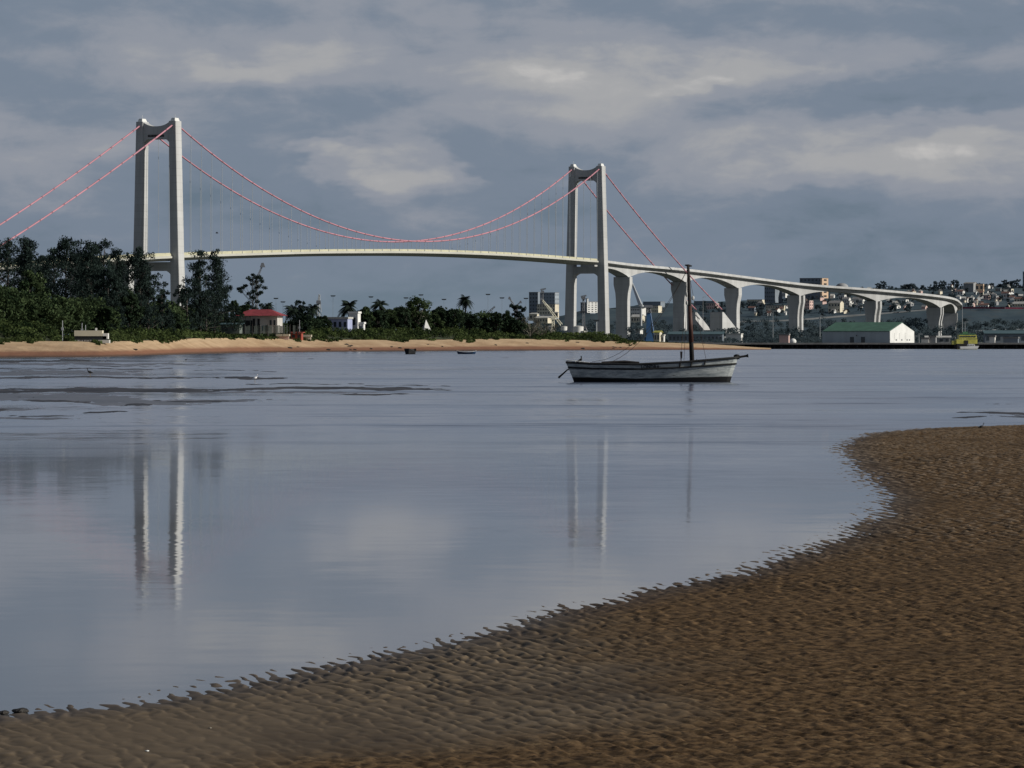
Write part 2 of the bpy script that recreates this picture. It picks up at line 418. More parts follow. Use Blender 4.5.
n.put(m.node_tree.nodes['Material Output'].inputs['Surface'], ms.outputs[0])
M['water'] = m
me = bpy.data.meshes.new('water')
me.from_pydata([(-2500,-200,0),(2500,-200,0),(2500,1185,0),(-2500,1185,0)], [], [(0,1,2,3)])
me.materials.append(m); o = bpy.data.objects.new('water', me); col.objects.link(o); struct(o)

# ------------------------------------------------------------------ foreground sand
sh = [(-1500,790),(-700,760),(-300,736),(-60,717),(0,712),(50,707),(100,703),(200,685),(300,667),(400,645),(500,622),(600,597),(700,577),(760,560),
      (820,540),(858,521),(873,505),(874,495),(862,480),(844,462),(838,452),(845,441),(870,433),(930,428),(1024,425),(1300,422),(2500,420),(9000,418)]
SP = [(gx(px, H*F/(py-HY)), H*F/(py-HY)) for px, py in sh]
SP = [(-7.5, -40.0), (-7.2, 10.0)]+SP
sx = np.array([q[0] for q in SP]); sy = np.array([q[1] for q in SP])
def shore_dist(X, Y):
    best = np.full(X.shape, 1e9)
    for i in range(len(sx)-1):
        ax, ay, bx_, by_ = sx[i], sy[i], sx[i+1], sy[i+1]
        vx, vy = bx_-ax, by_-ay; L = vx*vx+vy*vy
        t = np.clip(((X-ax)*vx+(Y-ay)*vy)/L, 0, 1)
        best = np.minimum(best, (X-ax-t*vx)**2+(Y-ay-t*vy)**2)
    inside = X > np.interp(Y, sy, sx, right=1e6)
    return np.sqrt(best)*np.where(inside, 1, -1)
pxc = np.concatenate([[-6000,-2500,-1200], np.arange(-700, 1500, 2.0), [1502,1600,1900,2600,4000,9000,20000]])
Ds = np.concatenate([[-40,0,8,14,18], 20*np.exp(np.arange(0, math.log(124/20), 0.00125))])
PX, YY = np.meshgrid(pxc, Ds); XX = (PX-512)/F*np.maximum(YY, 16.0)
dd = shore_dist(XX, YY)
dj = dd + 0.30*fbm(XX/1.6, YY/2.6, 3)+0.10*fbm(XX/0.5+9, YY/0.9, 2)-0.22
base = np.where(dj > 0, 0.10*(1-np.exp(-np.maximum(dj,0)/2.4)), np.maximum(dj*0.035, -0.35))
base = base+0.015*fbm(XX/7.0, YY/12.0, 3)*np.clip(dd/6, 0, 1)
# current ripples: crests run away from the viewer, leaning left, broken into lobes
ca, sa = math.cos(math.radians(16)), math.sin(math.radians(16))
A = XX*ca+YY*sa; B = -XX*sa+YY*ca
wl = 0.135*(1+0.006*(YY-25))
wlen = 0.14+0.08*np.clip((YY-30)/50, 0, 1)
wx = A/wlen+0.62*fbm(A/0.34, B/0.9, 3)*1.4+0.22*perlin(A/0.09, B/0.25)
ph = wx-np.floor(wx)
rid = np.where(ph < 0.68, ph/0.68, (1-ph)/0.32); rid = rid*rid*(3-2*rid)
cell = np.sin(2*np.pi*(B/(0.44*wlen/0.14)+0.45*np.floor(wx)*1.37+0.8*perlin(A/0.35+5, B/0.7)))
rip = (rid-0.45)*(0.66+0.52*cell)
near = np.exp(-np.clip(dd, 0, 99)/3.2)
smooth_pool = 1-0.75*np.exp(-(((XX+2.2)/1.8)**2+((YY-23.0)/2.5)**2))
amp = (0.010+0.009*near+0.010*np.clip((YY-35)/40,0,1))*np.clip(1.2+0.7*fbm(XX/2.5, YY/4.5, 2), 0.3, 1.7)*smooth_pool
lump = fbm(XX/0.11, YY/0.17, 4, 0.62); lump2 = np.abs(fbm(XX/0.33+7, YY/0.45, 3, .6))
inn = 1-near
Z = base+amp*rip+inn*smooth_pool*(0.011*lump-0.012*lump2)
far_r = np.clip((YY-45)/40, 0, 1)*inn
Z = Z+far_r*0.012*(rid-0.4)*(0.7+0.4*cell)
out = (PX > 1502) | (PX < -701) | (YY < 19.9)
Z = np.where(out, base, Z)

m, n, b = newmat('tidal_sand')
p = n.new('ShaderNodeTexCoord').outputs['Object']; psd = n.sep(p)
dat = n.new('ShaderNodeAttribute', attribute_name='shore').outputs['Fac']
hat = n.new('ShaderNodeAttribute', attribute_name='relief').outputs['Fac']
f, _ = n.noise(n.vm('MULTIPLY', p, (0.35, 0.22, 0)), 1.0, 5, 0.6)
g, _ = n.noise(n.vm('MULTIPLY', p, (9, 6, 0)), 1.0, 5, 0.65)
k, _ = n.noise(n.vm('MULTIPLY', p, (11, 8, 0)), 1.0, 5, 0.68)
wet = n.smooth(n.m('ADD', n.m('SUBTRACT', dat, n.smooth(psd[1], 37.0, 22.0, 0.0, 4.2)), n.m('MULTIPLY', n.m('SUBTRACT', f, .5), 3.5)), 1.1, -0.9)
cdry = n.mix(n.smooth(g, 0.34, 0.62), (0.030, 0.0175, 0.0080), (0.130, 0.081, 0.040))  # browns kept dark to carry the cloud shade over the foreground
cwet = n.mix(n.smooth(hat, 0.0, 1.0), (0.036, 0.027, 0.018), (0.165, 0.123, 0.078))  # wet tones, with ripple shading painted in by relief height
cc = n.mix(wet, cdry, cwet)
cc = n.mix(n.m('MULTIPLY', n.smooth(hat, 0.5, 0.08), 0.8), cc, (0.017, 0.011, 0.006))  # troughs darkened by relief: damp plus painted ripple shade
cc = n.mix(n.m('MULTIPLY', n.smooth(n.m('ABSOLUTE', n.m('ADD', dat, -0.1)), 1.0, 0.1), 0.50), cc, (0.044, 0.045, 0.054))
crest_highlight = n.m('MULTIPLY', n.m('MULTIPLY', n.smooth(hat, 0.52, 0.92), n.smooth(psd[1], 34.0, 52.0)), 0.55)
cc = n.mix(crest_highlight, cc, (0.190, 0.150, 0.112))  # painted highlight on the farther ripple tops
# broken dark flecks of weed and worm casts away from the water
fl = n.m('MULTIPLY', n.smooth(k, 0.55, 0.62), n.smooth(wet, 0.75, 0.3))
cc = n.mix(n.m('MULTIPLY', fl, 0.8), cc, (0.012, 0.008, 0.005))
lt = n.m('MULTIPLY', n.smooth(k, 0.42, 0.33), n.smooth(wet, 0.9, 0.3))
cc = n.mix(n.m('MULTIPLY', lt, 0.5), cc, (0.22, 0.155, 0.082))
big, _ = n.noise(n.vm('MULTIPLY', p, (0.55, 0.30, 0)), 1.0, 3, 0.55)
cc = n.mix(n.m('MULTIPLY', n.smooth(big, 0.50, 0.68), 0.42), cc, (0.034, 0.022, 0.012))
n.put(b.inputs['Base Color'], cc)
n.put(b.inputs['Roughness'], n.smooth(wet, 0.0, 1.0, 0.85, 0.60))
n.put(b.inputs['Specular IOR Level'], 0.05)
h = n.m('ADD', n.m('MULTIPLY', g, 0.5), n.m('MULTIPLY', k, 0.5))
n.put(b.inputs['Normal'], n.bump(h, 0.35, 0.012))
M['sand'] = m
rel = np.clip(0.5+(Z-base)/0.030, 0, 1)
keep = (dd > -2.2)
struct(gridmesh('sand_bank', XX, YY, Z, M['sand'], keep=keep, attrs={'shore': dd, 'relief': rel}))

# ------------------------------------------------------------------ low mud bars in the shallow water
m, n, b = newmat('wet_mud')
p = n.new('ShaderNodeTexCoord').outputs['Object']
f, _ = n.noise(n.vm('MULTIPLY', p, (0.3, 0.1, 0)), 1.0, 5, 0.6)
n.put(b.inputs['Base Color'], n.mix(n.smooth(f, .35, .65), (0.012, 0.012, 0.016), (0.044, 0.042, 0.046)))
b.inputs['Roughness'].default_value = 0.5; b.inputs['Specular IOR Level'].default_value = 0.10
M['mud'] = m
m, n, b = newmat('silt_film')
p = n.new('ShaderNodeTexCoord').outputs['Object']
f, _ = n.noise(n.vm('MULTIPLY', p, (0.25, 0.12, 0)), 1.0, 5, 0.6)
n.put(b.inputs['Base Color'], n.mix(n.smooth(f, .35, .65), (0.026, 0.026, 0.034), (0.070, 0.068, 0.080)))
b.inputs['Roughness'].default_value = 0.32; b.inputs['Specular IOR Level'].default_value = 0.35; M['silt'] = m
def bars(name, p0, p1, y0, y1, L, seed, label, mk='mud', top=0.035):
    px = np.arange(p0, p1, 1.5); py = np.arange(y0, y1, 0.25)[::-1]
    PXm, PYm = np.meshgrid(px, py); Dm = H*F/(PYm-HY)
    q = np.full(PXm.shape, -0.55)
    nx = 26*fbm(PXm/60+seed, PYm/9, 3); ny = 2.6*fbm(PXm/70+3+seed, PYm/12, 3)
    for (cx, cy, wx_, wy_, a) in L:
        q += a*np.exp(-((np.abs(PXm+nx-cx)/wx_)**4)-((PYm+ny-cy)/(wy_*.78))**2)
    q += 0.66*fbm(PXm/26+seed, PYm/1.7, 4)+0.42*fbm(PXm/8+seed, PYm/0.75, 3)
    Zm = top*np.clip(q, -1.0, 1.0)
    o = gridmesh(name, (PXm-512)/F*Dm, Dm, Zm, M[mk], keep=Zm > -0.34*top)
    return struct(o)
bars('mud_flat', -160, 520, 357.6, 424, [(20,361,90,1.3,.9),(40,368.6,150,.9,1.0),(60,378,150,1.1,1.2),(190,377,50,.7,.7),(40,391.5,190,1.7,1.25),(30,397,70,1.6,.55),(190,389,230,1.6,1.15),
      (350,388.5,90,1.4,1.1),(60,400.5,42,1.6,1.0),(140,404.5,20,2.2,1.1),(190,401,40,1.6,1.0),(99,412,20,1.2,1.0),(45,416,38,1.1,.9),
      (0,411,22,2.6,1.0),(262,378,30,1.6,1.0),(300,384,80,.7,.8),(372,394,34,1.5,.95),(120,366,60,.6,.7),(250,359,80,.6,.7),(230,371,60,.6,.6),(400,385.5,60,.6,.8),(460,357,80,.5,.6)], 3.3, '')
bars('silt_bank', -160, 420, 357.6, 432, [(-20,396.5,125,4.4,1.2),(90,399.5,60,3.0,1.0),(150,403.5,55,2.6,1.0),(215,400.5,70,1.8,.9),(10,373,150,3.0,1.0),(60,364,150,2.2,.9),
      (-10,409,60,3.0,.9),(30,418,60,2.2,.8),(280,392,120,2.0,.85)], 5.7, '', 'silt', 0.018)
bars('mud_bank', 930, 1300, 396, 421.5, [(990,413,40,1.0,1.0),(1040,413.5,60,1.2,1.1),(968,417.6,20,.8,.8),(1030,417,60,.7,.9),(1110,415,90,2.0,1.0),(1000,404.5,30,.5,.7)], 8.1, '')

# ------------------------------------------------------------------ far beach and the land behind it
WL = [(-900,362),(-400,360),(0,357.5),(100,357),(150,355.3),(200,353.6),(260,352.4),(320,351.8),(400,351.2),(500,350.6),(600,350.2),(700,349.9),(770,349.6)]
BT = [(-900,341),(-400,341),(0,341),(50,341.3),(100,341.8),(150,340.5),(200,338.2),(250,337.8),(300,339.4),(340,339.8),(400,340),(450,339.6),(500,338.8),(560,339.5),(600,341),(650,342.2),(700,344.0),(740,346.6),(770,348.8)]
wlx, wly = zip(*WL); btx, bty = zip(*BT)
def sm(px, xs_, ys_, r=28):
    px = np.asarray(px, float)
    return sum(np.interp(px+k*r, xs_, ys_)*wg for k, wg in ((-1,.15),(-.5,.22),(0,.26),(.5,.22),(1,.15)))
def beach_wd(px): return H*F/(sm(px, wlx, wly)-HY)
def beach_td(px): return beach_wd(px)+sm(px, [0,400,700,770],[46,44,26,10])
def beach_tz(px):
    D = beach_td(px); return H+(HY-sm(px, btx, bty, 12))/F*D
pc = np.concatenate([np.arange(-900, -60, 20.), np.arange(-60, 772, 1.5)])
prof = np.concatenate([[-0.35], np.linspace(0, 1, 40), [1.25, 1.9]])
PB, TT = np.meshgrid(pc, prof)
wd, td, tz = beach_wd(PB), beach_td(PB), beach_tz(PB)
Db = wd+(td-wd)*TT + 4*fbm(PB/40, TT*0, 3)*np.clip(1-TT, 0, 1)
shape = np.where(TT < 0.12, TT*0.9, 0.108+(TT-0.12)/0.88*0.892)
Zb = np.where(TT <= 1, tz*shape, tz+(TT-1)*0.15)+0.10*fbm(PB/14, TT*5, 4)*np.clip(TT*3, 0, 1)
Zb = np.where(TT < 0, -0.6, Zb)
m, n, b = newmat('beach_sand')
p = n.new('ShaderNodeTexCoord').outputs['Object']
hh = n.new('ShaderNodeAttribute', attribute_name='up').outputs['Fac']
f, _ = n.noise(n.vm('MULTIPLY', p, (0.15, 0.1, 0)), 1.0, 6, 0.65)
g, _ = n.noise(n.vm('MULTIPLY', p, (1.2, 0.8, 0)), 1.0, 4, 0.65)
dry = n.mix(n.smooth(f, .3, .7), (0.31, 0.205, 0.120), (0.45, 0.325, 0.205))
dry = n.mix(n.m('MULTIPLY', n.smooth(g, .55, .75), .4), dry, (0.22, 0.14, 0.08))
up = n.m('ADD', hh, n.m('MULTIPLY', n.m('SUBTRACT', f, .5), 0.12))
wetc = n.mix(n.smooth(up, 0.02, 0.2), (0.075, 0.045, 0.032), (0.19, 0.092, 0.055))
cc = n.mix(n.smooth(up, 0.26, 0.50), wetc, dry)
cc = n.mix(n.smooth(up, 0.6, 1.0), cc, n.mix(f, (0.35, 0.245, 0.145), (0.49, 0.37, 0.235)))
n.put(b.inputs['Base Color'], cc); b.inputs['Roughness'].default_value = 0.9
b.inputs['Specular IOR Level'].default_value = 0.2
n.put(b.inputs['Normal'], n.bump(g, 0.5, 0.3))
M['beach'] = m
struct(gridmesh('beach', gx(PB, Db), Db, Zb, m, attrs={'up': TT}))
# inland surface
prof = np.array([0.0, 0.15, 0.4, 1.0]); pc2 = np.concatenate([np.arange(-900, 0, 30.), np.arange(0, 700, 6.)])
PB, TT = np.meshgrid(pc2, prof)
D0 = beach_td(PB)+6; D1 = 1700.0
Dg = D0+(D1-D0)*TT; Zg = np.where(TT < 0.9, beach_tz(PB)+0.12, 1.4)
struct(gridmesh('dune_ground', gx(PB, Dg), Dg, Zg, M['ground']))

# ------------------------------------------------------------------ hillside of the city across the estuary
RP = [(380,336),(520,327),(560,316),(590,309),(620,308),(645,304),(665,303),(700,303),(740,300),(765,301),(790,297),(830,291),(870,288),(900,288),(940,289),(965,287),(1000,286),(1024,287),(1300,284),(2200,290)]
FT = [(380,340),(560,333),(700,324),(740,318),(800,317),(860,315),(930,311),(1024,309),(2200,309)]
rpx, rpy = zip(*RP); fpx, fpy = zip(*FT)
pc = np.arange(380, 2200, 4.0); tt = np.linspace(0, 1, 60)
PH, T = np.meshgrid(pc, tt)
D = 3850+T*900
zm = H+(HY-np.interp(PH, fpx, fpy))/F*(3850+0.32*900); zr = H+(HY-np.interp(PH, rpx, rpy))/F*(3850+900)
Zh = np.where(T < 0.32, 1.0+(zm-1.0)*(T/0.32)**0.9, zm+(zr-zm)*((T-0.32)/0.68)**0.85)
Zh = Zh+1.6*fbm(PH/30, T*8, 4)*np.clip(T*4, 0, 1)
m, n, b = newmat('hillside')
p = n.new('ShaderNodeTexCoord').outputs['Object']
f, _ = n.noise(n.vm('MULTIPLY', p, (0.012, 0.006, 0.03)), 1.0, 6, 0.6)
g, _ = n.noise(n.vm('MULTIPLY', p, (0.06, 0.03, 0.15)), 1.0, 5, 0.65)
cc = n.mix(n.smooth(f, .35, .65), (0.048, 0.070, 0.090), (0.068, 0.094, 0.110))  # distance haze tinted into the slope's own colours
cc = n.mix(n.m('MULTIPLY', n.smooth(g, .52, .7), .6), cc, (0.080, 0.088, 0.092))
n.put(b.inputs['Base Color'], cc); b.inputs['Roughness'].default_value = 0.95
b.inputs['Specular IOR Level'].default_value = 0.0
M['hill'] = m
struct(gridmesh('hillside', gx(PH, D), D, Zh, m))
back = np.array([0, 1]); PH2, T2_ = np.meshgrid(pc[::8], back)
D2 = 4750+T2_*2500; zr2 = H+(HY-np.interp(PH2, rpx, rpy))/F*4750
struct(gridmesh('plateau', gx(PH2, D2)+0*PH2, D2, zr2-T2_*10-0.3, m))
def hill_z(px, D):
    T = (D-3850)/900
    zm = H+(HY-np.interp(px, fpx, fpy))/F*(3850+0.32*900); zr = H+(HY-np.interp(px, rpx, rpy))/F*4750
    if T < 0.32: return 1+(zm-1)*max(T/0.32, 0)**0.9
    return zm+(zr-zm)*(min((T-0.32)/0.68, 1))**0.85
def hill_D(px, py):
    """depth at which the hillside shows at image row py (so things stand on it)"""
    best = 4740; err = 1e9
    for D in range(3870, 4750, 10):
        e = abs(H+(HY-py)/F*D-hill_z(px, D))
        if e < err: err, best = e, D
    return best
# hill road cut and the embankment top
def ribbon(name, pts, wdt, m):
    mb = MB(); P = catmull(pts, 6)
    for i in range(len(P)-1):
        a, b_ = P[i], P[i+1]; u = Vector((0, 1, 0))*wdt
        mb.add([a, b_, b_+u+Vector((0,0,.6)), a+u+Vector((0,0,.6))], [(0,1,2,3)])
        mb.add([a, b_, b_-Vector((0,0,2.0)), a-Vector((0,0,2.0))], [(0,1,2,3)])
    return mb.build(name, m)
def onhill(px, py, lift=1.2):
    D = hill_D(px, py); v = at(px, py, D-14); v.z += 0; return v
struct(ribbon('hill_road', [onhill(740,321.5), onhill(790,320), onhill(840,316), onhill(880,313.5), onhill(930,309.5)], 10, mat('road_cut', (0.17,0.18,0.185), .9, .25, .05)))
# ------------------------------------------------------------------ the bridge
AX = Vector((287.0, 616.0, 0)).normalized(); NX = Vector((AX.y, -AX.x, 0))
T1 = Vector((-226.5, 2395.0, 0)); SPAN = 679.6
def BW(s, t, z): return T1+AX*s+NX*t+Vector((0,0,z))
OB = tuple(T1)
bridge = thing('suspension_bridge', 'long grey concrete suspension bridge with red main cables and an arched approach viaduct', 'bridge', OB)
def bpart(mb, name, m, parent=None, smooth=False):
    return mb.build(name, m, parent or bridge, OB, smooth)

def tower(s0, zbeam, zdeck):
    t = bpart(MB().box(BW(s0, 0, 1.2)[:], (52, 20, 3.5), math.atan2(NX.y, NX.x)), 'tower', M['concrete'])   # footing carries the legs
    for sg in (-1, 1):
        mb = MB(); prev = None; rings = []
        for z, wt, wl, off in ((2, 7.0, 8.2, 14.9), (zbeam-2, 6.5, 7.6, 13.9), (zbeam+12, 6.2, 7.5, 13.6), (136, 5.2, 7.4, 12.2), (143.2, 5.2, 7.4, 12.1)):
            ch = 0.25
            pts = [(-wl/2+ch,-wt/2),(wl/2-ch,-wt/2),(wl/2,-wt/2+ch),(wl/2,wt/2-ch),(wl/2-ch,wt/2),(-wl/2+ch,wt/2),(-wl/2,wt/2-ch),(-wl/2,-wt/2+ch)]
            rings.append([BW(s0+a, sg*off+b_, z) for a, b_ in pts])
        vs = [v for r in rings for v in r]; k = 8; fs = [tuple(range(k))[::-1], tuple(range(len(vs)-k, len(vs)))]
        for i in range(len(rings)-1):
            for j in range(k): fs.append((i*k+j, i*k+(j+1) % k, (i+1)*k+(j+1) % k, (i+1)*k+j))
        mb.add(vs, fs); bpart(mb, 'leg', M['concrete'], t)
        sd_ = MB().box(BW(s0, sg*12.1, 144.2)[:], (3.4, 6.4, 2.0), math.atan2(NX.y, NX.x), top=0.7)
        sd_.tube([BW(s0, sg*12.1, 145), BW(s0, sg*12.1, 147.5)], 0.10, 5)
        bpart(sd_, 'saddle', M['white_paint'], t)
    # portal beam with a sagging top edge and an arched soffit
    top = [(x, 140.0+3.3*(abs(x)/10.4)**2.4) for x in np.linspace(-10.4, 10.4, 17)]
    bot = [(x, 131.8-3.6*max(0, (abs(x)-6.2)/4.2)**1.8) for x in np.linspace(10.4, -10.4, 17)]
    mb = MB().prism(top+bot, BW(s0, 0, 0), NX, (0,0,1), AX, 6.0)
    cb = bpart(mb, 'portal_beam', M['concrete'], t)
    mb = MB()                                                  # dark lettering row on the beam (too small to read)
    x = -6.2
    for wd_ in (0.9,0.7,0.8,0.9,0.7,0.9,0.5,0.9,0.8,0.7,0.9,0.8):
        mb.box(BW(s0-3.06, x+wd_/2, 133.9)[:], (wd_, 0.10, 1.5), math.atan2(NX.y, NX.x)); x += wd_+0.22
    bpart(mb, 'lettering', M['dark_mark'], cb) if False else bpart(mb, 'lettering', M['dark_mark'], t)
    lo = [(-11.6, zbeam+5.4), (11.6, zbeam+5.4), (11.6, zbeam-3.2), (9.2, zbeam-1.2), (7.4, zbeam-.2), (-7.4, zbeam-.2), (-9.2, zbeam-1.2), (-11.6, zbeam-3.2)]
    bpart(MB().prism(lo, BW(s0, 0, 0), NX, (0,0,1), AX, 6.6), 'deck_beam', M['concrete'], t)
tower(0, 47.6, 0); tower(SPAN, 57.0, 0)

def sweep(P, secs, skip=()):
    mb = MB(); vs = []; k = len(secs[0])
    for i, p in enumerate(P):
        a = P[max(i-1, 0)]; b_ = P[min(i+1, len(P)-1)]; t = Vector((b_.x-a.x, b_.y-a.y, 0)).normalized(); nn = Vector((t.y, -t.x, 0))
        vs += [p+nn*o_+Vector((0,0,z)) for o_, z in secs[i]]
    fs = [(i*k+j, (i+1)*k+j, (i+1)*k+(j+1) % k, i*k+(j+1) % k) for i in range(len(P)-1) for j in range(k) if j not in skip]
    fs += [tuple(range(k)), tuple(range((len(P)-1)*k, len(P)*k))[::-1]]
    mb.add(vs, fs); return mb
# deck profile heights (top of parapet) along the suspended part
ZS = [(-700,20),(-400,34),(-272,43.5),(-138,51.5),(0,58.6),(190,65.4),(340,68.9),(440,70.0),(530,70.0),(610,69.3),(680,68.2)]
zs_s, zs_z = zip(*ZS)
def smooth_z(s):
    return sum(np.interp(s+k, zs_s, zs_z)*wgt for k, wgt in ((-40,.2),(-20,.2),(0,.2),(20,.2),(40,.2)))
SS = list(np.linspace(-700, SPAN-6, 110))
P = [BW(s, 0, float(smooth_z(s))-1.3) for s in SS]
box = [(-12.0,0),(12.0,0),(12.7,-0.5),(12.7,-1.5),(7.5,-3.4),(-7.5,-3.4),(-12.7,-1.5),(-12.7,-0.5)]
bpart(sweep(P, [box]*len(P)), 'deck_girder', M['steel_deck'])
bpart(sweep([p+Vector((0,0,.012)) for p in P], [[(-11.4,0.0),(11.4,0.0),(11.4,0.05),(-11.4,0.05)]]*len(P)), 'carriageway', M['asphalt'])
for sg in (-1, 1):
    bpart(sweep([p+Vector((0,0,.004)) for p in P], [[(sg*11.7-.2,0),(sg*11.7+.2,0),(sg*11.7+.15,1.35),(sg*11.7-.15,1.35)]]*len(P)), 'parapet', M['parapet'])

# approach viaduct
PT = [(588.0,3011,68.0),(623,3090,66.2),(680,3205,64.0),(733,3310,60.2),(796,3400,54.8),(873,3460,50.2),(935,3540,45.0),(950,3650,40.4),(950,3765,36.0),(938,3880,31.5)]
ctrl = [Vector((gx(px, D), D, z-1.1)) for px, D, z in PT]
ctrl[0] = BW(SPAN, 0, 68.2-1.1)
NSEG = 16; P = catmull(ctrl, NSEG)
secs = []
for i in range(len(P)):
    u = (i % NSEG)/NSEG; seg = i//NSEG
    dep = 3.8+6.4*(abs(2*u-1))**2.2
    if seg == 0: dep = 4.6+(5.2*max(0, 2*u-1)**2.2 if u > .5 else 3.0*(1-2*u)**2.2)
    secs.append([(-10.6,0),(10.6,0),(10.6,-0.9),(5.8,-1.6),(5.5,-dep),(-5.5,-dep),(-5.8,-1.6),(-10.6,-0.9)])
bpart(sweep(P, secs), 'viaduct_girder', M['concrete'])
bpart(sweep([p+Vector((0,0,.012)) for p in P], [[(-9.8,0.0),(9.8,0.0),(9.8,0.05),(-9.8,0.05)]]*len(P)), 'carriageway', M['asphalt'])
for sg in (-1, 1):
    bpart(sweep([p+Vector((0,0,.004)) for p in P], [[(sg*10.35-.2,0),(sg*10.35+.2,0),(sg*10.35+.15,1.1),(sg*10.35-.15,1.1)]]*len(P)), 'parapet', M['concrete'])
def pier(c, t, ztop, twin, wtop=7.2, whalf=5.1, th=2.4, gap=6.0):
    nn = Vector((t.y, -t.x, 0)); mb = MB()
    prof = [(-whalf-.2, 0.8), (whalf+.2, 0.8), (whalf, ztop*0.55), (whalf*1.01, ztop-19), (whalf*1.10, ztop-13), (wtop, ztop-6), (wtop, ztop+.3),
            (-wtop, ztop+.3), (-wtop, ztop-6), (-whalf*1.10, ztop-13), (-whalf*1.01, ztop-19), (-whalf, ztop*0.55)]
    base = Vector((c.x, c.y, 0))
    if twin:
        for sg in (-1, 1): mb.prism(prof, base+t*sg*gap/2, nn, (0,0,1), t, th)
    else: mb.prism(prof, base, nn, (0,0,1), t, 6.2)
    mb.box((base.x, base.y, 1.0), (16, 13, 1.5), math.atan2(nn.y, nn.x))
    bpart(mb, 'pier', M['concrete'])
for i in range(1, 10):
    k = i*NSEG; k = min(k, len(P)-1); a = P[max(k-1, 0)]; b_ = P[min(k+1, len(P)-1)]; t = Vector((b_.x-a.x, b_.y-a.y, 0)).normalized()
    pier(P[k], t, P[k].z-10.0, i >= 4)
for s, tw in ((-45,0),(-95,0),(-150,0),(-210,0)):
    pier(BW(s, 0, 0), AX, float(smooth_z(s))-1.3-3.3, False, 6.8, 6.0)

# main cables, bands, hangers
def cz(s):
    if 0 <= s <= SPAN: return 73.6+(141.0-73.6)*(2*s/SPAN-1)**2
    if s < 0: u = -s/285; return 141.0+(30-141.0)*u-9*4*u*(1-u)/2
    u = (s-SPAN)/262; return 141.0+(29-141.0)*u-8*4*u*(1-u)/2
band_mesh = None; hang_mesh = None
def link(me, name, parent, loc, scale=None, rot=None):
    o = bpy.data.objects.new(name, me); col.objects.link(o); o.parent = parent; o.location = loc
    if scale: o.scale = scale
    if rot: o.rotation_euler = rot
    return o
def unit_tube(name, m, r, nseg=6):
    me_o = MB().tube([(0,0,0),(0,0,1)], r, nseg).build(name, m); me = me_o.data
    bpy.data.objects.remove(me_o); return me
hang_mesh = unit_tube('hanger', M['hanger'], 0.155, 5)
band_mesh = unit_tube('cable_band', M['band'], 0.58, 8)
zoff = float(smooth_z(0))
for sg in (-1, 1):
    S = list(np.linspace(-285, 0, 30))+list(np.linspace(0, SPAN, 90))[1:]+list(np.linspace(SPAN, SPAN+262, 28))[1:]
    def toff(s): return sg*12.1
    cable = bpart(MB().tube([BW(s, toff(s), cz(s)+1.0) for s in S], 0.52, 8), 'main_cable', M['cable_red'], smooth=True)
    for k in range(50):
        s = (k+0.5)*SPAN/50
        zb = float(smooth_z(s))-1.6; zt = cz(s)+1.0
        p = BW(s, toff(s), zb)-T1
        link(hang_mesh, 'hanger', bridge, p, (1, 1, max(zt-zb, .5)))
    for s in list(np.arange(-270, -5, 13.6))+list(np.arange(6.8, SPAN, 13.6))+list(np.arange(SPAN+12, SPAN+255, 13.6)):
        p = BW(s, toff(s), cz(s)+1.0); q = BW(s+1, toff(s), cz(s+1)+1.0); dirv = (q-p).normalized()
        link(band_mesh, 'cable_band', cable, p-T1-dirv*0.75, (1, 1, 1.5), dirv.to_track_quat('Z', 'Y').to_euler())
# anchorages: a wedge per cable plus a low tie wall
for s0, sg0 in ((SPAN+248, 1), (-262, -1)):
    mb = MB()
    for sg in (-1, 1):
        prof = [(0, 1), (38*sg0, 1), (38*sg0, 9), (30*sg0, 15), (3*sg0, 27.5), (0, 27.5)]
        mb.prism(prof, BW(s0, sg*12.5, 0), AX, (0,0,1), NX, 11.5 if sg0 > 0 else 10)
    mb.prism([(2*sg0,1),(26*sg0,1),(26*sg0,8),(2*sg0,12)], BW(s0, 0, 0), AX, (0,0,1), NX, 13.4)
    bpart(mb, 'anchorage', M['concrete'])

# ------------------------------------------------------------------ the dhow
DB = 228.0; k_ = DB/F
bx0 = gx(566, DB); LEN = (738-566)*k_
dh = thing('sailing_boat', 'old white wooden sailing boat with black bottom and bare mast moored in the estuary', 'sailing boat', (bx0, DB, 0), math.radians(-2))
def hp(px, py): return (px-566)*k_, (382.2-py)*k_        # photo -> boat frame (x along keel, z up)
def lerp1(u, pts):
    xs_, ys_ = zip(*pts); return float(np.interp(u, xs_, ys_))
def shr(u): return lerp1(u, [(0,(382.2-362.6)*k_),(.15,(382.2-364)*k_),(.42,(382.2-364.6)*k_),(.68,(382.2-362.5)*k_),(.85,(382.2-360)*k_),(1,(382.2-357.8)*k_)])
NU = 40; rows = [0.0, .12, .25, .4, .55, .7, .85, 1.0]
def hull_pt(u, v, side):
    xt = u*LEN                                              # sheer line x
    xk = (0.058+u*(0.945-0.058))*LEN                        # keel x: raked ends
    x = xk+(xt-xk)*(v**1.15)
    beam = 1.12*(math.sin(math.pi*min(1, max(0, (u*0.80+0.20))))**0.55 if u > .37 else (0.66+0.34*math.sin(math.pi*min(u/.74, .5))))
    if u > .98: beam *= max(0.0, (1-u)/.02)*0.8+.02
    z0 = -0.35
    z = z0+(shr(u)-z0)*v
    wv = beam*(0.12+0.88*v**0.55)*(1.0 if u > .05 else .9)
    return (x, side*wv, z)
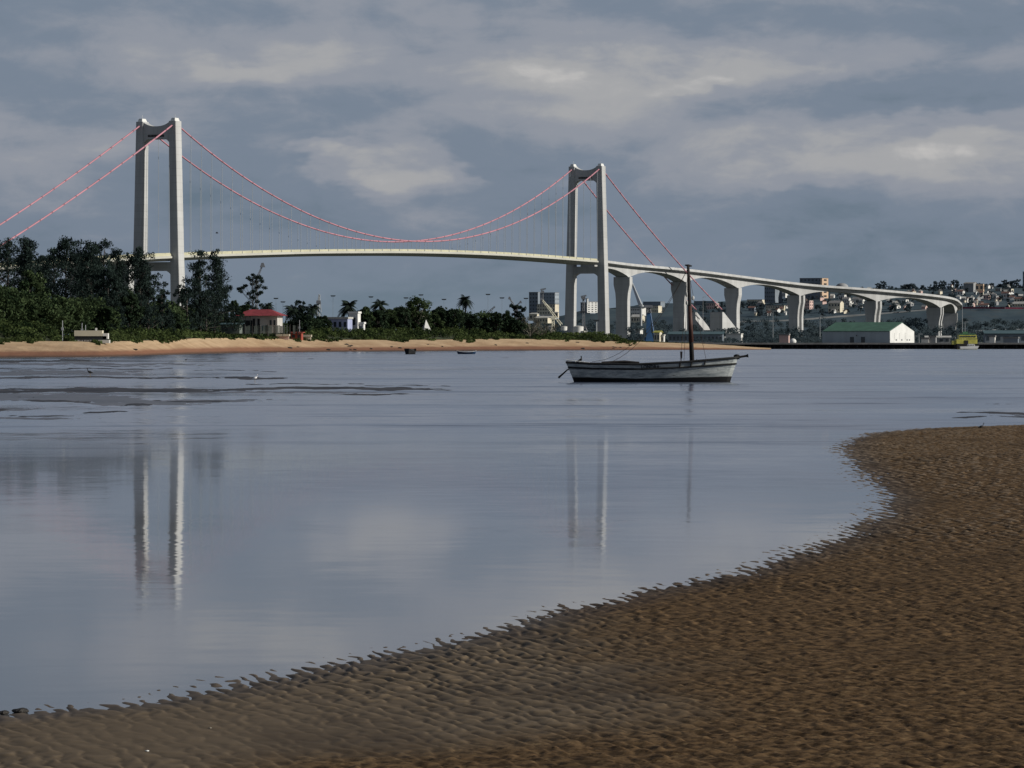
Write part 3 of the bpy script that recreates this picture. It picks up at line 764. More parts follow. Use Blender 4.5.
def strip(v0, v1, m, name, parent=None, off=0.0, nv=4, u0=0, u1=1):
    mb = MB()
    for side in (-1, 1):
        vs = []; 
        for i in range(NU+1):
            u = u0+(u1-u0)*i/NU
            for j in range(nv+1):
                v = v0+(v1-v0)*j/nv; x, y, z = hull_pt(u, v, side); vs.append((x, y+side*off, z))
        fs = []
        for i in range(NU):
            for j in range(nv):
                a = i*(nv+1)+j; q = (a, a+nv+1, a+nv+2, a+1); fs.append(q if side < 0 else q[::-1])
        mb.add(vs, fs)
    return mb
# planked hull: three paint bands in one mesh material driven by height
m, n, b = newmat('boat_hull_paint')
p = n.new('ShaderNodeTexCoord').outputs['Object']; q = n.sep(p)
f, _ = n.noise(n.vm('MULTIPLY', p, (0.8, 1, 3.0)), 1.6, 6, 0.65); g, _ = n.noise(n.vm('MULTIPLY', p, (1.2, 1, 14)), 2.0, 4, 0.7)
plank = n.m('FRACT', n.m('MULTIPLY', q[2], 6.5))
seam = n.smooth(plank, 0.10, 0.02)
pc_ = n.mix(n.smooth(f, .3, .7), (0.20, 0.23, 0.24), (0.44, 0.47, 0.46))
pc_ = n.mix(n.m('MULTIPLY', seam, .45), pc_, (0.08, 0.08, 0.08))
pc_ = n.mix(n.smooth(g, .57, .66), pc_, (0.07, 0.065, 0.06))
wlz = n.m('ADD', n.m('MULTIPLY', n.m('SUBTRACT', f, .5), 0.12), 0.22)
wlz = n.m('ADD', wlz, n.m('MULTIPLY', n.m('ABSOLUTE', n.m('SUBTRACT', q[0], LEN*.42)), 0.022))
blk = n.smooth(n.m('SUBTRACT', q[2], wlz), 0.02, -0.02)
n.put(b.inputs['Base Color'], n.mix(blk, pc_, (0.008, 0.009, 0.010)))
b.inputs['Roughness'].default_value = 0.7; b.inputs['Specular IOR Level'].default_value = 0.25
hull = strip(0, 1, m, 'hull', nv=12)
# transom
tv = [hull_pt(0, j/6, -1) for j in range(7)]+[hull_pt(0, j/6, 1) for j in range(6, -1, -1)]
hull.add(tv, [tuple(range(14))])
hull.build('hull', m, dh, smooth=False)
def rail(v, r, name, m, hgt=0.0, out=0.02):
    mb = MB()
    for side in (-1, 1):
        pts = []
        for i in range(NU+1):
            x, y, z = hull_pt(i/NU, v, side); pts.append((x, y+side*out, z+hgt))
        mb.tube(pts, r, 6)
    return mb.build(name, m, dh)
rail(1.0, 0.075, 'gunwale', M['boat_black'], 0.01)
rail(0.80, 0.062, 'rubbing_strake', M['boat_black'])
dk = MB(); vs = []
for i in range(NU+1):
    for side in (-1, 1):
        x, y, z = hull_pt(i/NU, .86, side); vs.append((x, y*.98, z))
dk.add(vs, [(2*i, 2*i+2, 2*i+3, 2*i+1) for i in range(NU)]); dk.build('deck', M['timber'], dh)
for pxr in (680, 691.5):
    x, _z = hp(pxr, 0); u = x/LEN; mb = MB()
    a = hull_pt(u, 1.0, -1); c_ = hull_pt(u, .80, -1)
    mb.tube([(a[0], a[1]-.03, a[2]), (c_[0], c_[1]-.03, c_[2])], .05, 6); mb.build('chain_plate', M['timber'], dh)
# mast: bottom at (692,362), head at (688,266)
x0, z0 = hp(692.3, 372); x1, z1 = hp(688, 266)
mast = MB().tube([(x0,0,z0),(x0+(x1-x0)*.5,0,(z0+z1)/2),(x1,0,z1)], [.155,.13,.085], 10).build('mast', M['timber'], dh, smooth=True)
zz0 = z0+(z1-z0)*.28; zz1 = z0+(z1-z0)*.62
def mx(z): return x0+(x1-x0)*(z-z0)/(z1-z0)
MB().tube([(mx(zz0),0,zz0),(mx(zz1),0,zz1)], [.152,.125], 10).build('mast_scarf', M['redwood'], mast, smooth=True)
mb = MB().tube([(x1-.20,0,z1+.04),(x1+.02,0,z1+.0),(x1+.24,0,z1-.02)], [.03,.09,.03], 7)
mb.tube([(x1-.05,-.2,z1-.12),(x1,.2,z1-.10)], .04, 6); mb.build('masthead_block', M['timber'], mast)
# bowsprit and bitts
xb, zb = hp(733, 358.6); xe, ze = hp(748, 356.2)
MB().tube([(xb-.5,0,zb-.05),(xe-.15,0,ze),(xe,0,ze+.02)], [.075,.065,.11], 8).build('bowsprit', M['timber'], dh)
x_, z_ = hp(736.5, 356.2); MB().ball((x_,0,z_), (.20,.12,.11)).box((x_,0,z_-.12),(.34,.10,.16)).build('bitts', M['boat_black'], dh)
for pxq in (696.5, 704.5):
    x_, z_ = hp(pxq, 361.5); MB().tube([(x_,-.7,z_-.2),(x_,-.7,z_+.12)], .045, 6).build('bollard', M['timber'], dh)
# stern gear
xa, za = hp(574, 364); xc, zc = hp(581.5, 359.5)
MB().tube([(xa,0,za),(xc,0,zc)], [.07,.08], 6).tube([(xc,0,zc-.05),(xc-.02,0,zc+.2)], .04, 6).build('tiller', M['timber'], dh)
xa, za = hp(567.5, 370); xc, zc = hp(558.5, 378)
MB().tube([(xa,-.1,za),(xc,-.2,zc)], [.04,.07], 6).tube([(xa+.02,-.1,za),(xa+.35,0,za+.25)], .04, 6).build('steering_oar', M['timber'], dh)
mb = MB()
for i in range(6):
    u = .01+.12*i/5; x, y, z = hull_pt(u, 1, -1); mb.tube([(x,y,z),(x,y,z+.16-.012*i)], .02, 5)
a = hull_pt(.0, 1, -1); c_ = hull_pt(.14, 1, -1); mb.tube([(a[0],a[1],a[2]+.16),(c_[0],c_[1],c_[2]+.07)], .025, 5)
mb.build('stern_rail', M['white_paint'], dh)
x_, z_ = hp(618, 363.6)
MB().tube([(x_-1.0,-.6,z_+.03),(x_+.4,-.55,z_+.10),(x_+1.3,-.6,z_+.02)], .09, 7).build('furled_sail', M['timber'], dh)
# rigging: sagging stays and shrouds with blocks
def stay(p0, p1, sag, r=.016):
    a, b_ = Vector(p0), Vector(p1); pts = []
    for i in range(15):
        t = i/14; v = a.lerp(b_, t); v.z -= sag*4*t*(1-t); v.x += sag*1.2*4*t*(1-t)*0; pts.append(v)
    MB().tube(pts, r, 5).build('stay', M['rope'], dh)
xh, zh = x1, z1-.15
x_, z_ = hp(609, 363); stay((x_,-.8,z_), (xh,0,zh), 1.0, .014)
x_, z_ = hp(592, 362); stay((x_,.7,z_), (xh,0,zh), 1.35, .012)
x_, z_ = hp(680, 362); stay((x_,-1.05,z_), (xh,0,zh), .0, .012)
x_, z_ = hp(706, 361); stay((x_,-1.0,z_), (xh,0,zh), .15, .012)
x_, z_ = hp(684, 362); stay((x_,1.0,z_), (xh,0,zh), .05, .012)
x_, z_ = hp(681, 356); MB().box((x_,-1.0,z_+.05),(.10,.08,.42),0,top=1.5).tube([(x_,-1.02,z_-.4),(x_,-1.0,z_)],.02,5).build('tackle_block', M['timber'], dh)
# painted name on the top strake
cu = bpy.data.curves.new('boat_name', 'FONT'); cu.body = 'LONDRA'; cu.size = 0.34; cu.extrude = 0.004; cu.space_character = 1.12; cu.offset = 0.012
to = bpy.data.objects.new('boat_name', cu); col.objects.link(to)
dg = bpy.context.evaluated_depsgraph_get(); me = bpy.data.meshes.new_from_object(to.evaluated_get(dg))
bpy.data.objects.remove(to); me.name = 'name_lettering'; me.materials.clear(); me.materials.append(M['dark_mark'])
xn, zn_ = hp(641, 369.4); u_ = xn/LEN
wtxt = max(v.co.x for v in me.vertices)
for v in me.vertices:                                    # wrap the letters onto the strake
    x = xn+v.co.x*(18.5*k_)/wtxt; zl = v.co.y*.92+zn_+.045; u = x/LEN
    vv = (zl+.35)/(shr(u)+.35); hx_ = hull_pt(u, max(0, min(1, vv)), -1)
    v.co = (x, hx_[1]-.035-v.co.z, zl)
o = bpy.data.objects.new('name_lettering', me); col.objects.link(o); o.parent = dh

# ------------------------------------------------------------------ small craft, birds, stone
def skiff(name, px, py, wpx, hm, m, label, cat, rz=0, inner=None):
    D = H*F/(py-HY); L = wpx/F*D
    t = thing(name, label, cat, (gx(px, D), D, 0), rz); mb = MB(); vs = []; Nn = 14
    prof = [(0,-.12),(.5,-.05),(.85,.45),(1,1)]
    for i in range(Nn+1):
        u = i/Nn; wv = max(.04, math.sin(math.pi*(0.12+0.88*u) if u > .5 else math.pi*(.22+.34*u*1.64))**.7)*L*.16
        sheer = hm*(0.72+0.4*(2*u-1)**2); rake = (u-.5)
        for sg in (-1, 1):
            for a, c_ in (prof if sg > 0 else prof[::-1]):
                vs.append(((u-.5)*L*(.86+.14*c_), sg*wv*a, sheer*c_))
    kk = 8; fs = [(i*kk+j, i*kk+j+1, (i+1)*kk+j+1, (i+1)*kk+j) for i in range(Nn) for j in range(kk-1)]
    fs += [tuple(range(kk)), tuple(range(Nn*kk, Nn*kk+kk))[::-1]]
    mb.add(vs, fs); mb.build('hull', m, t)
    mb = MB()
    for u in (.3, .55, .8): mb.box(((u-.5)*L, 0, hm*.62), (.22, L*.27, .05))
    mb.build('thwart', M['timber'], t)
    mb = MB()
    for sg in (-1, 1):
        mb.tube([vs[i*kk+(7 if sg > 0 else 0)] for i in range(Nn+1)], .035, 5)
    mb.build('gunwale', inner or M['timber'], t)
    return t
skiff('rowing_boat', 466.5, 354.0, 20, .55, M['boat_blue'], 'small dark blue rowing boat afloat off the beach, right of a black hull', 'rowing boat', math.radians(3), M['white_paint'])
D = H*F/(354.2-HY)
t = thing('beached_hull', 'small black boat hull lying low in the shallows, left of the blue rowing boat', 'boat', (gx(411, D), D, 0), math.radians(62))
mb = MB(); vs = []; L = 3.4
for i in range(11):
    u = i/10; wv = max(.05, math.sin(math.pi*(.15+.85*u))**.6)*.85; zt = .62+.45*(2*u-1)**2
    vs += [((u-.5)*L,-wv,zt),((u-.5)*L*.9,-wv*.7,.1),((u-.5)*L*.9,0,-.15),((u-.5)*L*.9,wv*.7,.1),((u-.5)*L,wv,zt)]
mb.add(vs, [(i*5+j,i*5+j+1,(i+1)*5+j+1,(i+1)*5+j) for i in range(10) for j in range(4)]+[(0,1,2,3,4),(54,53,52,51,50)])
mb.build('hull', M['boat_black'], t); MB().box((-.3,0,.75),(1.7,1.3,.5),0,top=.55).build('canvas_cover', M['boat_black'], t)

def bird(name, px, py, Ht, m, label, face=1, white_neck=False, z=0.0):
    D = (H-z)*F/(py-HY); t = thing(name, label, 'bird', (gx(px, D), D, z), 0)
    s = Ht/0.6; mb = MB()
    c = [(-.20,.26),(-.13,.30),(0,.33),(.10,.37),(.15,.44),(.155,.50),(.17,.56),(.20,.58)]
    r = [.008,.05,.082,.06,.028,.022,.034,.02]
    mb.tube([(x*s*face,0,z_*s) for x, z_ in c], [q*s for q in r], 9); mb.build('body', m, t, smooth=True)
    MB().tube([(.19*s*face,0,.575*s),(.29*s*face,0,.56*s)], [.014*s,.003*s], 6).build('beak', M['beak'], t)
    for sg in (-1, 1):
        MB().tube([(0,sg*.03*s,.28*s),(-.01*s*face,sg*.03*s,.14*s),(.005*s,sg*.03*s,-.02*s)], [.016*s,.009*s,.009*s], 5).build('leg', M['beak'], t)
    return t
bird('heron', 981, 431.5, 0.24, M['feather_dark'], 'small dark wading bird standing on the rippled sand at the right edge', 1, z=.03)
bird('heron', 90, 377.0, 0.62, M['feather_dark'], 'tall dark heron standing by the mud bar at far left', -1)
bird('egret', 255, 382.5, 0.5, M['feather_white'], 'white egret standing in the shallows left of the estuary centre', 1)
bird('gull', 186, 362.0, 0.5, M['feather_dark'], 'dark wading bird in the shallows close under the far beach', 1)
# a crow on the wing left of the bridge's first tower span
v = at(217, 233, 900); t = thing('flying_bird', 'tiny dark bird flying in front of the clouds right of the left tower', 'bird', v)
MB().ball((0,0,0), (.35,.14,.12)).build('body', M['feather_dark'], t)
for sg in (-1, 1): MB().add([(-.15,0,0),(.18,0,0),(.05,sg*.75,.25),(-.12,sg*.7,.22)], [(0,1,2,3)]).build('wing', M['feather_dark'], t)
def stone(px, py, r, label, m=None, z=0.0):
    D = (H-z)*F/(py-HY); mb = MB().ball((0,0,0), (r,r*.8,r*.38), 12, 8)
    mb.v = [(x*(1+.25*math.sin(5*y/r+x*9)), y*(1+.2*math.cos(7*x/r)), z_*(1+.2*math.sin(4*x/r))) for x, y, z_ in mb.v]
    o = mb.build('stone', m or M['stone'], smooth=True); o.location = (gx(px, D), D, z+r*.05); tag(o, label, 'stone')
stone(20, 711.5, .055, 'flat dark stone at the water edge in the bottom left corner', z=.01)
stone(3, 713, .04, 'small dark stone cut by the left edge of the photo', z=.01)
stone(147, 751, .012, 'tiny white pebble on the smooth wet sand at the lower left', M['white_paint'], z=.075)
stone(210, 728, .011, 'tiny pale pebble on the wet sand below the shoreline', M['pale_bark'], z=.06)
stone(583, 348.5, .5, 'small dark boulder on the far beach above the stern of the sailing boat', z=.55)
# ------------------------------------------------------------------ buildings
def gable_roof(mb, w, d, h, rise, ov=.4):
    w2, d2 = w/2+ov, d/2+ov; t = .12
    mb.prism([(-d2, h-.05), (0, h+rise), (d2, h-.05), (d2, h-.05+t), (0, h+rise+t+.05), (-d2, h-.05+t)], (0,0,0), (0,1,0), (0,0,1), (1,0,0), 2*w2)
def building(name, label, cat, px, py, wpx, hpx, D, wall, roof='flat', rz=.44, dm=None, roofm=None, win=(0,0), group=None, rise=None, z=None, rightwin=(0,0), winm=None, loc=None):
    """front-left part of the width is the shaded face, the lit end faces right. wpx = whole visible width"""
    Wm = wpx/F*D; Hm = hpx/F*D; c, s_ = math.cos(rz), math.sin(rz)
    d_ = dm if dm else Wm*0.45
    w_ = max((Wm-d_*abs(s_))/c, 1.0)
    P0 = loc or at(px+wpx/2, py, D)
    if z is not None: Hm = max(at(px, py-hpx, D).z-z, .8); P0.z = z
    t = thing(name, label, cat, P0, -rz, group)
    t.rotation_euler = (0, 0, -rz)
    MB().box((0,0,Hm/2), (w_, d_, Hm)).build('wall', wall, t)
    rm = roofm or M['grey_roof']
    mb = MB(); rise = rise if rise is not None else d_*.28
    if roof == 'gable':
        g = MB().prism([(-d_/2+.002, Hm), (0, Hm+rise-.02), (d_/2-.002, Hm)], (0,0,0), (0,1,0), (0,0,1), (1,0,0), w_-.01); g.build('gable', wall, t)
        gable_roof(mb, w_, d_, Hm, rise)
    elif roof == 'hip':
        o_ = 1.1 if label.startswith('white veranda') else .5; mb.add([(-w_/2-o_,-d_/2-o_,Hm),(w_/2+o_,-d_/2-o_,Hm),(w_/2+o_,d_/2+o_,Hm),(-w_/2-o_,d_/2+o_,Hm),(-w_/2+d_*.4,0,Hm+rise),(w_/2-d_*.4,0,Hm+rise)],
               [(0,1,5,4),(1,2,5),(2,3,4,5),(3,0,4),(3,2,1,0)])
    elif roof == 'shed':
        mb.prism([(-d_/2-.4,Hm+.05),(d_/2+.4,Hm+rise),(d_/2+.4,Hm+rise+.15),(-d_/2-.4,Hm+.2)], (0,0,0),(0,1,0),(0,0,1),(1,0,0),w_+.8)
    else:
        mb.box((0,0,Hm+.25), (w_+.4, d_+.4, .5))
    mb.build('roof', rm, t)
    wm = winm or M['window']
    def wmesh(nm, sz): 
        o = MB().box((0,0,0), sz).build(nm, wm); me = o.data; bpy.data.objects.remove(o); return me
    nc, nr = win
    if nc:
        me = wmesh('window', (w_/nc*.5, .16, Hm/nr*.42))
        for i in range(nc):
            for j in range(nr): link(me, 'window', t, (-w_/2+(i+.5)*w_/nc, -d_/2, Hm*(j+.55)/nr))
    nc, nr = rightwin
    if nc:
        me = wmesh('window', (.16, d_/nc*.45, Hm/nr*.40))
        for i in range(nc):
            for j in range(nr): link(me, 'window', t, (w_/2, -d_/2+(i+.5)*d_/nc, Hm*(j+.55)/nr))
    t['_d'] = d_; del t['_d']
    return t, w_, d_, Hm

# warehouse with green roof on the wharf
DW = 1212.0
# front wall px 822..889, white gable px 889..914
Wf = (889.5-825.5)/F*DW; Wg = (920-889.5)/F*DW; rz = -math.radians(27)
w_ = Wf/math.cos(rz); d_ = Wg/abs(math.sin(rz)); 
corner = Vector((gx(889.5, DW), DW, 1.93)); 
cx_ = corner + Matrix.Rotation(rz, 3, 'Z') @ Vector((-w_/2, d_/2, 0))
wh = thing('warehouse', 'low sheet-metal warehouse with green roof and bright white gable on the wharf', 'warehouse', cx_, rz)
hw = (343.4-332.3)/F*DW+.1
MB().box((0,0,hw/2),(w_,d_,hw)).build('wall', M['metal_wall'], wh)
gp = [(-d_/2-.03,0),(d_/2+.03,0),(d_/2+.03,hw),(0,hw+2.75),(-d_/2-.03,hw)]
gab = MB().prism(gp, (w_/2+.11,0,.004),(0,1,0),(0,0,1),(1,0,0),.2).build('gable_wall', M['white_paint'], wh)
MB().prism(gp, (-w_/2-.11,0,.004),(0,1,0),(0,0,1),(1,0,0),.2).build('gable_wall', M['metal_wall'], wh)
mb = MB(); mb.prism([(-d_/2-.25,hw-.02),(0,hw+2.86),(d_/2+.25,hw-.02),(d_/2+.25,hw+.14),(0,hw+3.05),(-d_/2-.25,hw+.14)],(0,0,0),(0,1,0),(0,0,1),(1,0,0),w_-.06)
mb.build('roof', M['green_roof'], wh)
for fx, ww in ((-.06, 1.35), (.105, 1.35)):
    dr = MB().box((fx*w_,-d_/2-.04,.95),(ww,.08,1.9)).build('door', M['window'], wh)
MB().box((.01*w_,-d_/2-.06,2.35),(.3,.2,.35)).build('wall_lamp', M['dark_mark'], wh)
for yy, ww, zz in ((-.25,.9,.62),(-.02,.9,.62),(.2,.75,.62),(.3,.75,.62)):
    MB().box((w_/2+.24, yy*d_, zz+.3),(.05,ww*1.2,.36)).build('window', M['window'], wh)
for yy in (-.32,-.12,.12): MB().box((w_/2+.23, yy*d_, 2.1),(.05,.05,2.2)).build('panel_joint', M['grey_wall'], wh)

# wharf on piles
wf = thing('wharf', 'long low concrete wharf on dark piles along the water at right', 'wharf', (gx(705,1172),1172,0))
x0 = 0; x1 = gx(1500,1172)-gx(705,1172)
MB().box(((x0+x1)/2, 32, 1.66), (x1-x0, 66, .50)).build('deck_slab', M['wharf'], wf)
MB().box(((x0+x1)/2+8, 7.0, .55), (x1-x0-16, 10, 1.7)).build('back_wall', M['pile'], wf)
MB().box(((x0+x1)/2+9, .1, 1.30), (x1-x0-20, .5, .30)).build('beam', M['timber'], wf)
o = MB().tube([(0,0,-.8),(0,0,1.42)], .26, 8).build('pile', M['pile'], wf); pm = o.data; bpy.data.objects.remove(o)
k = 0
for i in range(60):
    x = 10+i*2.35
    if x < x1-1: link(pm, 'pile', wf, (x, .35, 0))
o = MB().ball((0,0,0), (.36,.2,.5)).build('fender', M['boat_black'], wf); fm = o.data; bpy.data.objects.remove(o)
for i in range(26): link(fm, 'fender', wf, (16+i*3.9+random.uniform(-.5,.5), -.12, .75+random.uniform(-.15,.15)))
# low shore revetment that continues the wharf to the left, behind the beach tip
mb = MB(); mb.box((gx(672,1190),1190,1.5),(26,3,1.25)); struct(mb.build('revetment', M['wharf']))

# yellow ferry moored at the wharf, white launch in front
t = thing('ferry', 'yellow and green passenger ferry moored at the wharf', 'ferry', (gx(966.5,1163),1163,0), .1)
mb = MB(); mb.box((0,0,.75),(6.6,3.4,1.7),0,top=1.06); mb.build('hull', M['boat_black'], t)
MB().box((-.2,0,2.35),(6.6,3.0,1.4)).build('lower_cabin', M['yellow'], t)
MB().box((.15,0,3.85),(5.8,2.8,1.2),0,top=.93).build('upper_cabin', M['yellow'], t)
MB().box((0,0,4.65),(5.0,2.9,.28)).box((-.5,0,5.05),(1.6,1.6,.7)).build('wheelhouse_roof', M['ship_green'], t)
for i in range(6): MB().box((-2.0+i*.86,-1.42,3.9),(.62,.12,.42)).build('window', M['window'], t)
MB().box((-.4,-1.56,2.1),(1.2,.1,1.2)).build('doorway', M['dark_mark'], t)
MB().box((-4.05,0,2.0),(1.2,2.4,1.2)).build('bow_ramp', M['yellow'], t)
t = thing('launch', 'small white motor launch afloat in front of the yellow ferry', 'motor boat', (gx(969,1158),1158,0), .05)
mb = MB(); mb.prism([(-2.8,.1),(2.5,.1),(3.0,.95),(-2.9,.8)],(0,0,0),(1,0,0),(0,0,1),(0,1,0),1.7); mb.build('hull', M['white_paint'], t)
MB().box((.6,0,1.25),(2.4,1.3,.62),0,top=.85).build('cabin', M['white_paint'], t)
for i in range(3): MB().box((-.2+i*.75,-.66,1.25),(.42,.08,.26)).build('window', M['window'], t)

# port sheds and things behind the wharf
building('port_shed', 'long flat teal-roofed port shed behind the wharf, under the bridge', 'shed', 668,339.5,56,5.0,1420,M['slate_wall'],'shed',.1,8,M['teal_roof'],(14,1),z=1.6,rise=1.0)
building('port_shed', 'low teal-roofed port shed at the right edge behind the ferry', 'shed', 984,340.5,70,6.6,1400,M['slate_wall'],'shed',.05,8,M['teal_roof'],(8,1),z=1.6,rise=1.2)
building('port_shed', 'small dark port shed with pale roof edge left of the yellow ferry', 'shed', 925,341,26,3.2,1330,M['grey_wall'],'shed',.1,6,M['pale_roof'],(4,1),z=1.7,rise=.6)
building('port_hut', 'small cream hut with yellow end beside the blue crane', 'hut', 654,338.6,8,6.0,1500,M['cream_wall'],'gable',.5,2.2,M['yellow'],(2,1),z=1.6)
building('port_hut', 'narrow pale hut directly right of the cream hut by the blue crane', 'hut', 661,338.9,4,3.2,1500,M['white_wall'],'flat',.5,1.2,M['pale_roof'],(1,1),z=1.6)
building('tent', 'low pale canopy beside the wide pier at the bridge anchorage', 'canopy', 726,337,17,2.6,1900,M['white_wall'],'flat',.3,4,M['pale_roof'],z=1.5)
# heaped boats and containers behind the wharf
CT = [('pink', 779,340.8,11,5.5,'pink_wall','faded pink shipping container left of the small white dome on the wharf'),
      ('g', 893,341.4,10,3.6,'grey_wall','grey container directly right of the white warehouse gable'),
      ('w', 921,341.6,9,2.6,'white_wall','pale low container midway between the warehouse and the ferry'),
      ('g2', 929,341.4,8,4.2,'grey_wall','grey container under the tall double pier near the ferry'),
      ('w2', 989,342.2,7,5.2,'white_wall','off-white container right of the yellow ferry'),
      ('b', 1003,341.8,16,3.4,'slate_wall','dark slate container near the right edge of the wharf')]
for q, px, py, wp, hp_, mm, lb in CT:
    t, a_, b_, c_ = building('shipping_container', lb, 'container', px, py, wp, hp_, 1236, M[mm], 'flat', .25, 2.4, M['grey_roof'], z=1.93)
mb = MB().ball((0,0,.4),(1.1,1.0,1.0),12,8); o = mb.build('storage_dome', M['white_paint'], smooth=True); o.location = (gx(793,1216),1216,1.93)
tag(o, 'small rounded white dome tank standing at the back of the wharf', 'tank')

# street and flood lights
def lampmast(px, ytop, ybase, D, label, group=None, head='T', z=1.5, m='haze_pole', r=.22):
    zt = at(px, ytop, D).z; t = thing('lamp_post' if head == 'L' else 'floodlight_mast', label, 'lamp post' if head == 'L' else 'floodlight', (gx(px,D),D,z), 0, group)
    MB().tube([(0,0,0),(0,0,zt-z)], [r,r*.55], 6).build('pole', M[m], t)
    if head == 'T':
        MB().tube([(-1.5,0,zt-z-.2),(1.5,0,zt-z-.2)], .22, 6).box((0,0,zt-z+.1),(3.0,2.2,.7),0,top=1.25).build('lamp_head', M['crane_grey'], t)
    else:
        MB().box((.5,0,zt-z),(1.4,.3,.18)).build('lamp_head', M['pole_grey'], t)
G = 'distant floodlight masts of the port'
HM = [(333,296,'above the trees left of the blue and white house'),(276,298.5,'right of the red roofed house, taller of the pair'),(283,302,'right of the red roofed house, shorter of the pair'),
      (371,297,'between the first palm and the second tree of the middle shore'),(406,298,'just left of the broad tree with the pale trunk'),(421,295,'directly above the broad tree with the pale trunk'),
      (444,299.5,'between the broad tree and the tall palm'),(488,294.5,'right of the tall palm'),(502,298,'left of the dark tower block'),(526,298.5,'touching the left side of the dark tower block')]
for px, y, lb in HM: lampmast(px, y, 338, 2750, 'faint floodlight mast '+lb, G, z=2.0, r=.16)
lampmast(583,312,337,2300,'tall thin lamp mast between the legs of the right tower', head='T', r=.3)
lampmast(596.5,320.5,333,2300,'short pale mast with wide head inside the right tower', head='T', r=.7, m='pole_grey')
for px, y, D, lb in ((703,297,1600,'thin lamp post just right of the sailing boat mast'),(773,311,1500,'thin lamp post on the wharf between the third and fourth piers'),(820,316,1400,'thin lamp post at the left end of the green roofed warehouse'),
                     (962.3,303,1350,'tall thin lamp post above the yellow ferry'),(965,322,1300,'short lamp post just right of the tall post above the ferry'),(914.5,336,1260,'short lamp post at the right corner of the white gable'),
                     (919,334,1240,'thin post right of the warehouse among the containers')):
    lampmast(px, y, 342, D, lb, head='L', z=1.7, m='pole_grey', r=.13)
# telecom pole with white drums behind the mast of the boat
t = thing('antenna_mast', 'thin antenna mast with two white drums beside the boat mast', 'antenna mast', (gx(689,2500),2500,1.5))
zt = at(0,290,2500).z-1.5
MB().tube([(0,0,0),(0,0,zt)], [.8,.4], 6).build('pole', M['pole_grey'], t)
for dx_, yy in ((-1.6,294.5),(2.6,298),(-1.2,303)):
    MB().ball((dx_*F/F*1.0,0,at(0,yy,2500).z-1.5), (1.0,1.0,1.6)).build('drum', M['white_paint'], t)

# ------------------------------------------------------------------ cranes
def lattice(mb, a, b, r, m_=None, n=8):
    a, b = Vector(a), Vector(b); dv = (b-a); s = Vector((0,r,0)); u = dv.normalized().cross(Vector((0,1,0)))*r
    for q in (s+u, s-u, -s+u, -s-u): mb.tube([a+q, b+q*.5], r*.28, 4)
    for i in range(n):
        p = a+dv*i/n; q = a+dv*(i+1)/n; k = 1-.5*i/n; mb.tube([p+(u+s)*k, q+(-u+s)*k], r*.2, 4); mb.tube([p+(-u-s)*k, q+(u-s)*k], r*.2, 4)
def crane(label, m, D, base, foot_w, tower, jib, back=None, r=.9, z=1.5, head=None, group=None):
    bx_, ty = tower
    t = thing('harbour_crane', label, 'crane', (gx(bx_,D),D,z), 0, group)
    def L(px, py): v = at(px, py, D); return (v.x-gx(bx_,D), 0, v.z-z)
    zt = L(bx_, ty)[2]
    mb = MB(); mb.tube([(-foot_w,0,0),(-foot_w*.25,0,zt*.35)], r*.5, 4); mb.tube([(foot_w,0,0),(foot_w*.25,0,zt*.35)], r*.5, 4); mb.box((0,0,zt*.35),(foot_w*.9,2*r,r))
    mb.build('portal', m, t)
    mb = MB(); lattice(mb, (0,0,zt*.3), (0,0,zt), r); mb.build('tower', m, t)
    MB().box((0,0,zt),(r*3.4,r*3,r*2.2),0,top=.8).build('cab', M['crane_grey'] if head is None else m, t)
    mb = MB(); lattice(mb, L(*jib[0]), L(*jib[1]), r*.7); mb.build('jib', m, t)
    if head is not None: MB().box(L(*jib[1]), (r*head,r*2,r*head*.8),0,top=.4).build('jib_head', M['crane_grey'], t)
    if back: mb = MB(); mb.tube([L(*back[0]), L(*back[1])], r*.16, 4); mb.tube([L(*back[1]), L(*jib[1])], r*.12, 4); mb.build('cable_stay', m, t)
    return t
crane('dark jib crane showing above the sparse tree left of the red roof', M['crane_grey'], 2000, 0, 5, (256.5,282), ((256,281),(262.6,265)), r=.7, head=4.2)
crane('thin crane above the trees right of the red roof', M['pole_grey'], 2300, 0, 5, (318.5,302), ((318.5,303),(319.5,294.5)), ((318.5,294),(321.5,312)), r=.9)
crane('grey jib crane leaning right out of the trees beside the tall palm', M['crane_grey'], 2300, 0, 6, (482,320), ((481,319),(495,306.5)), r=.9)
crane('dark jib crane leaning left above the trees before the tower block', M['crane_grey'], 2300, 0, 6, (516,310), ((516,309),(509.5,298)), r=.8, head=2.5)
crane('dark short jib crane leaning right above the trees before the tower block', M['crane_grey'], 2300, 0, 6, (515,309), ((514,308),(520.5,302)), r=.6, head=3.2)
crane('cream luffing crane with long sloping arm in front of the city blocks', M['crane_pale'], 2200, 0, 6, (553,318), ((561.5,325),(541.5,299)), ((552.5,310),(541.5,299)), r=.9, head=2.2)
crane('tower crane rising over the far tower block', M['crane_grey'], 3950, 0, 6, (542.5,292), ((540.5,290),(546,288.5)), r=1.2)
crane('grey crane with short head left of the white apartment block', M['crane_grey'], 3000, 0, 6, (583.5,298), ((581,297),(586.5,295.5)), r=1.0)
t = thing('harbour_crane', 'bright blue harbour crane column between the first two viaduct piers', 'crane', (gx(648.5,1900),1900,1.5))
px_ = 1900/F
mb = MB(); mb.box((.5,0,2.6),(4.4,4,5.2),0,top=.55); mb.box((-1.6,0,1.4),(.8,1.2,2.8)); mb.build('portal', M['crane_blue'], t)
MB().box((0,0,10.4),(2.5,2.2,10.6),0,top=.7).build('slewing_column', M['crane_blue'], t)
mb = MB(); lattice(mb, (.2,0,15.2), (.1,0,19.0), 1.0, n=5); mb.build('mast_head', M['crane_grey'], t)
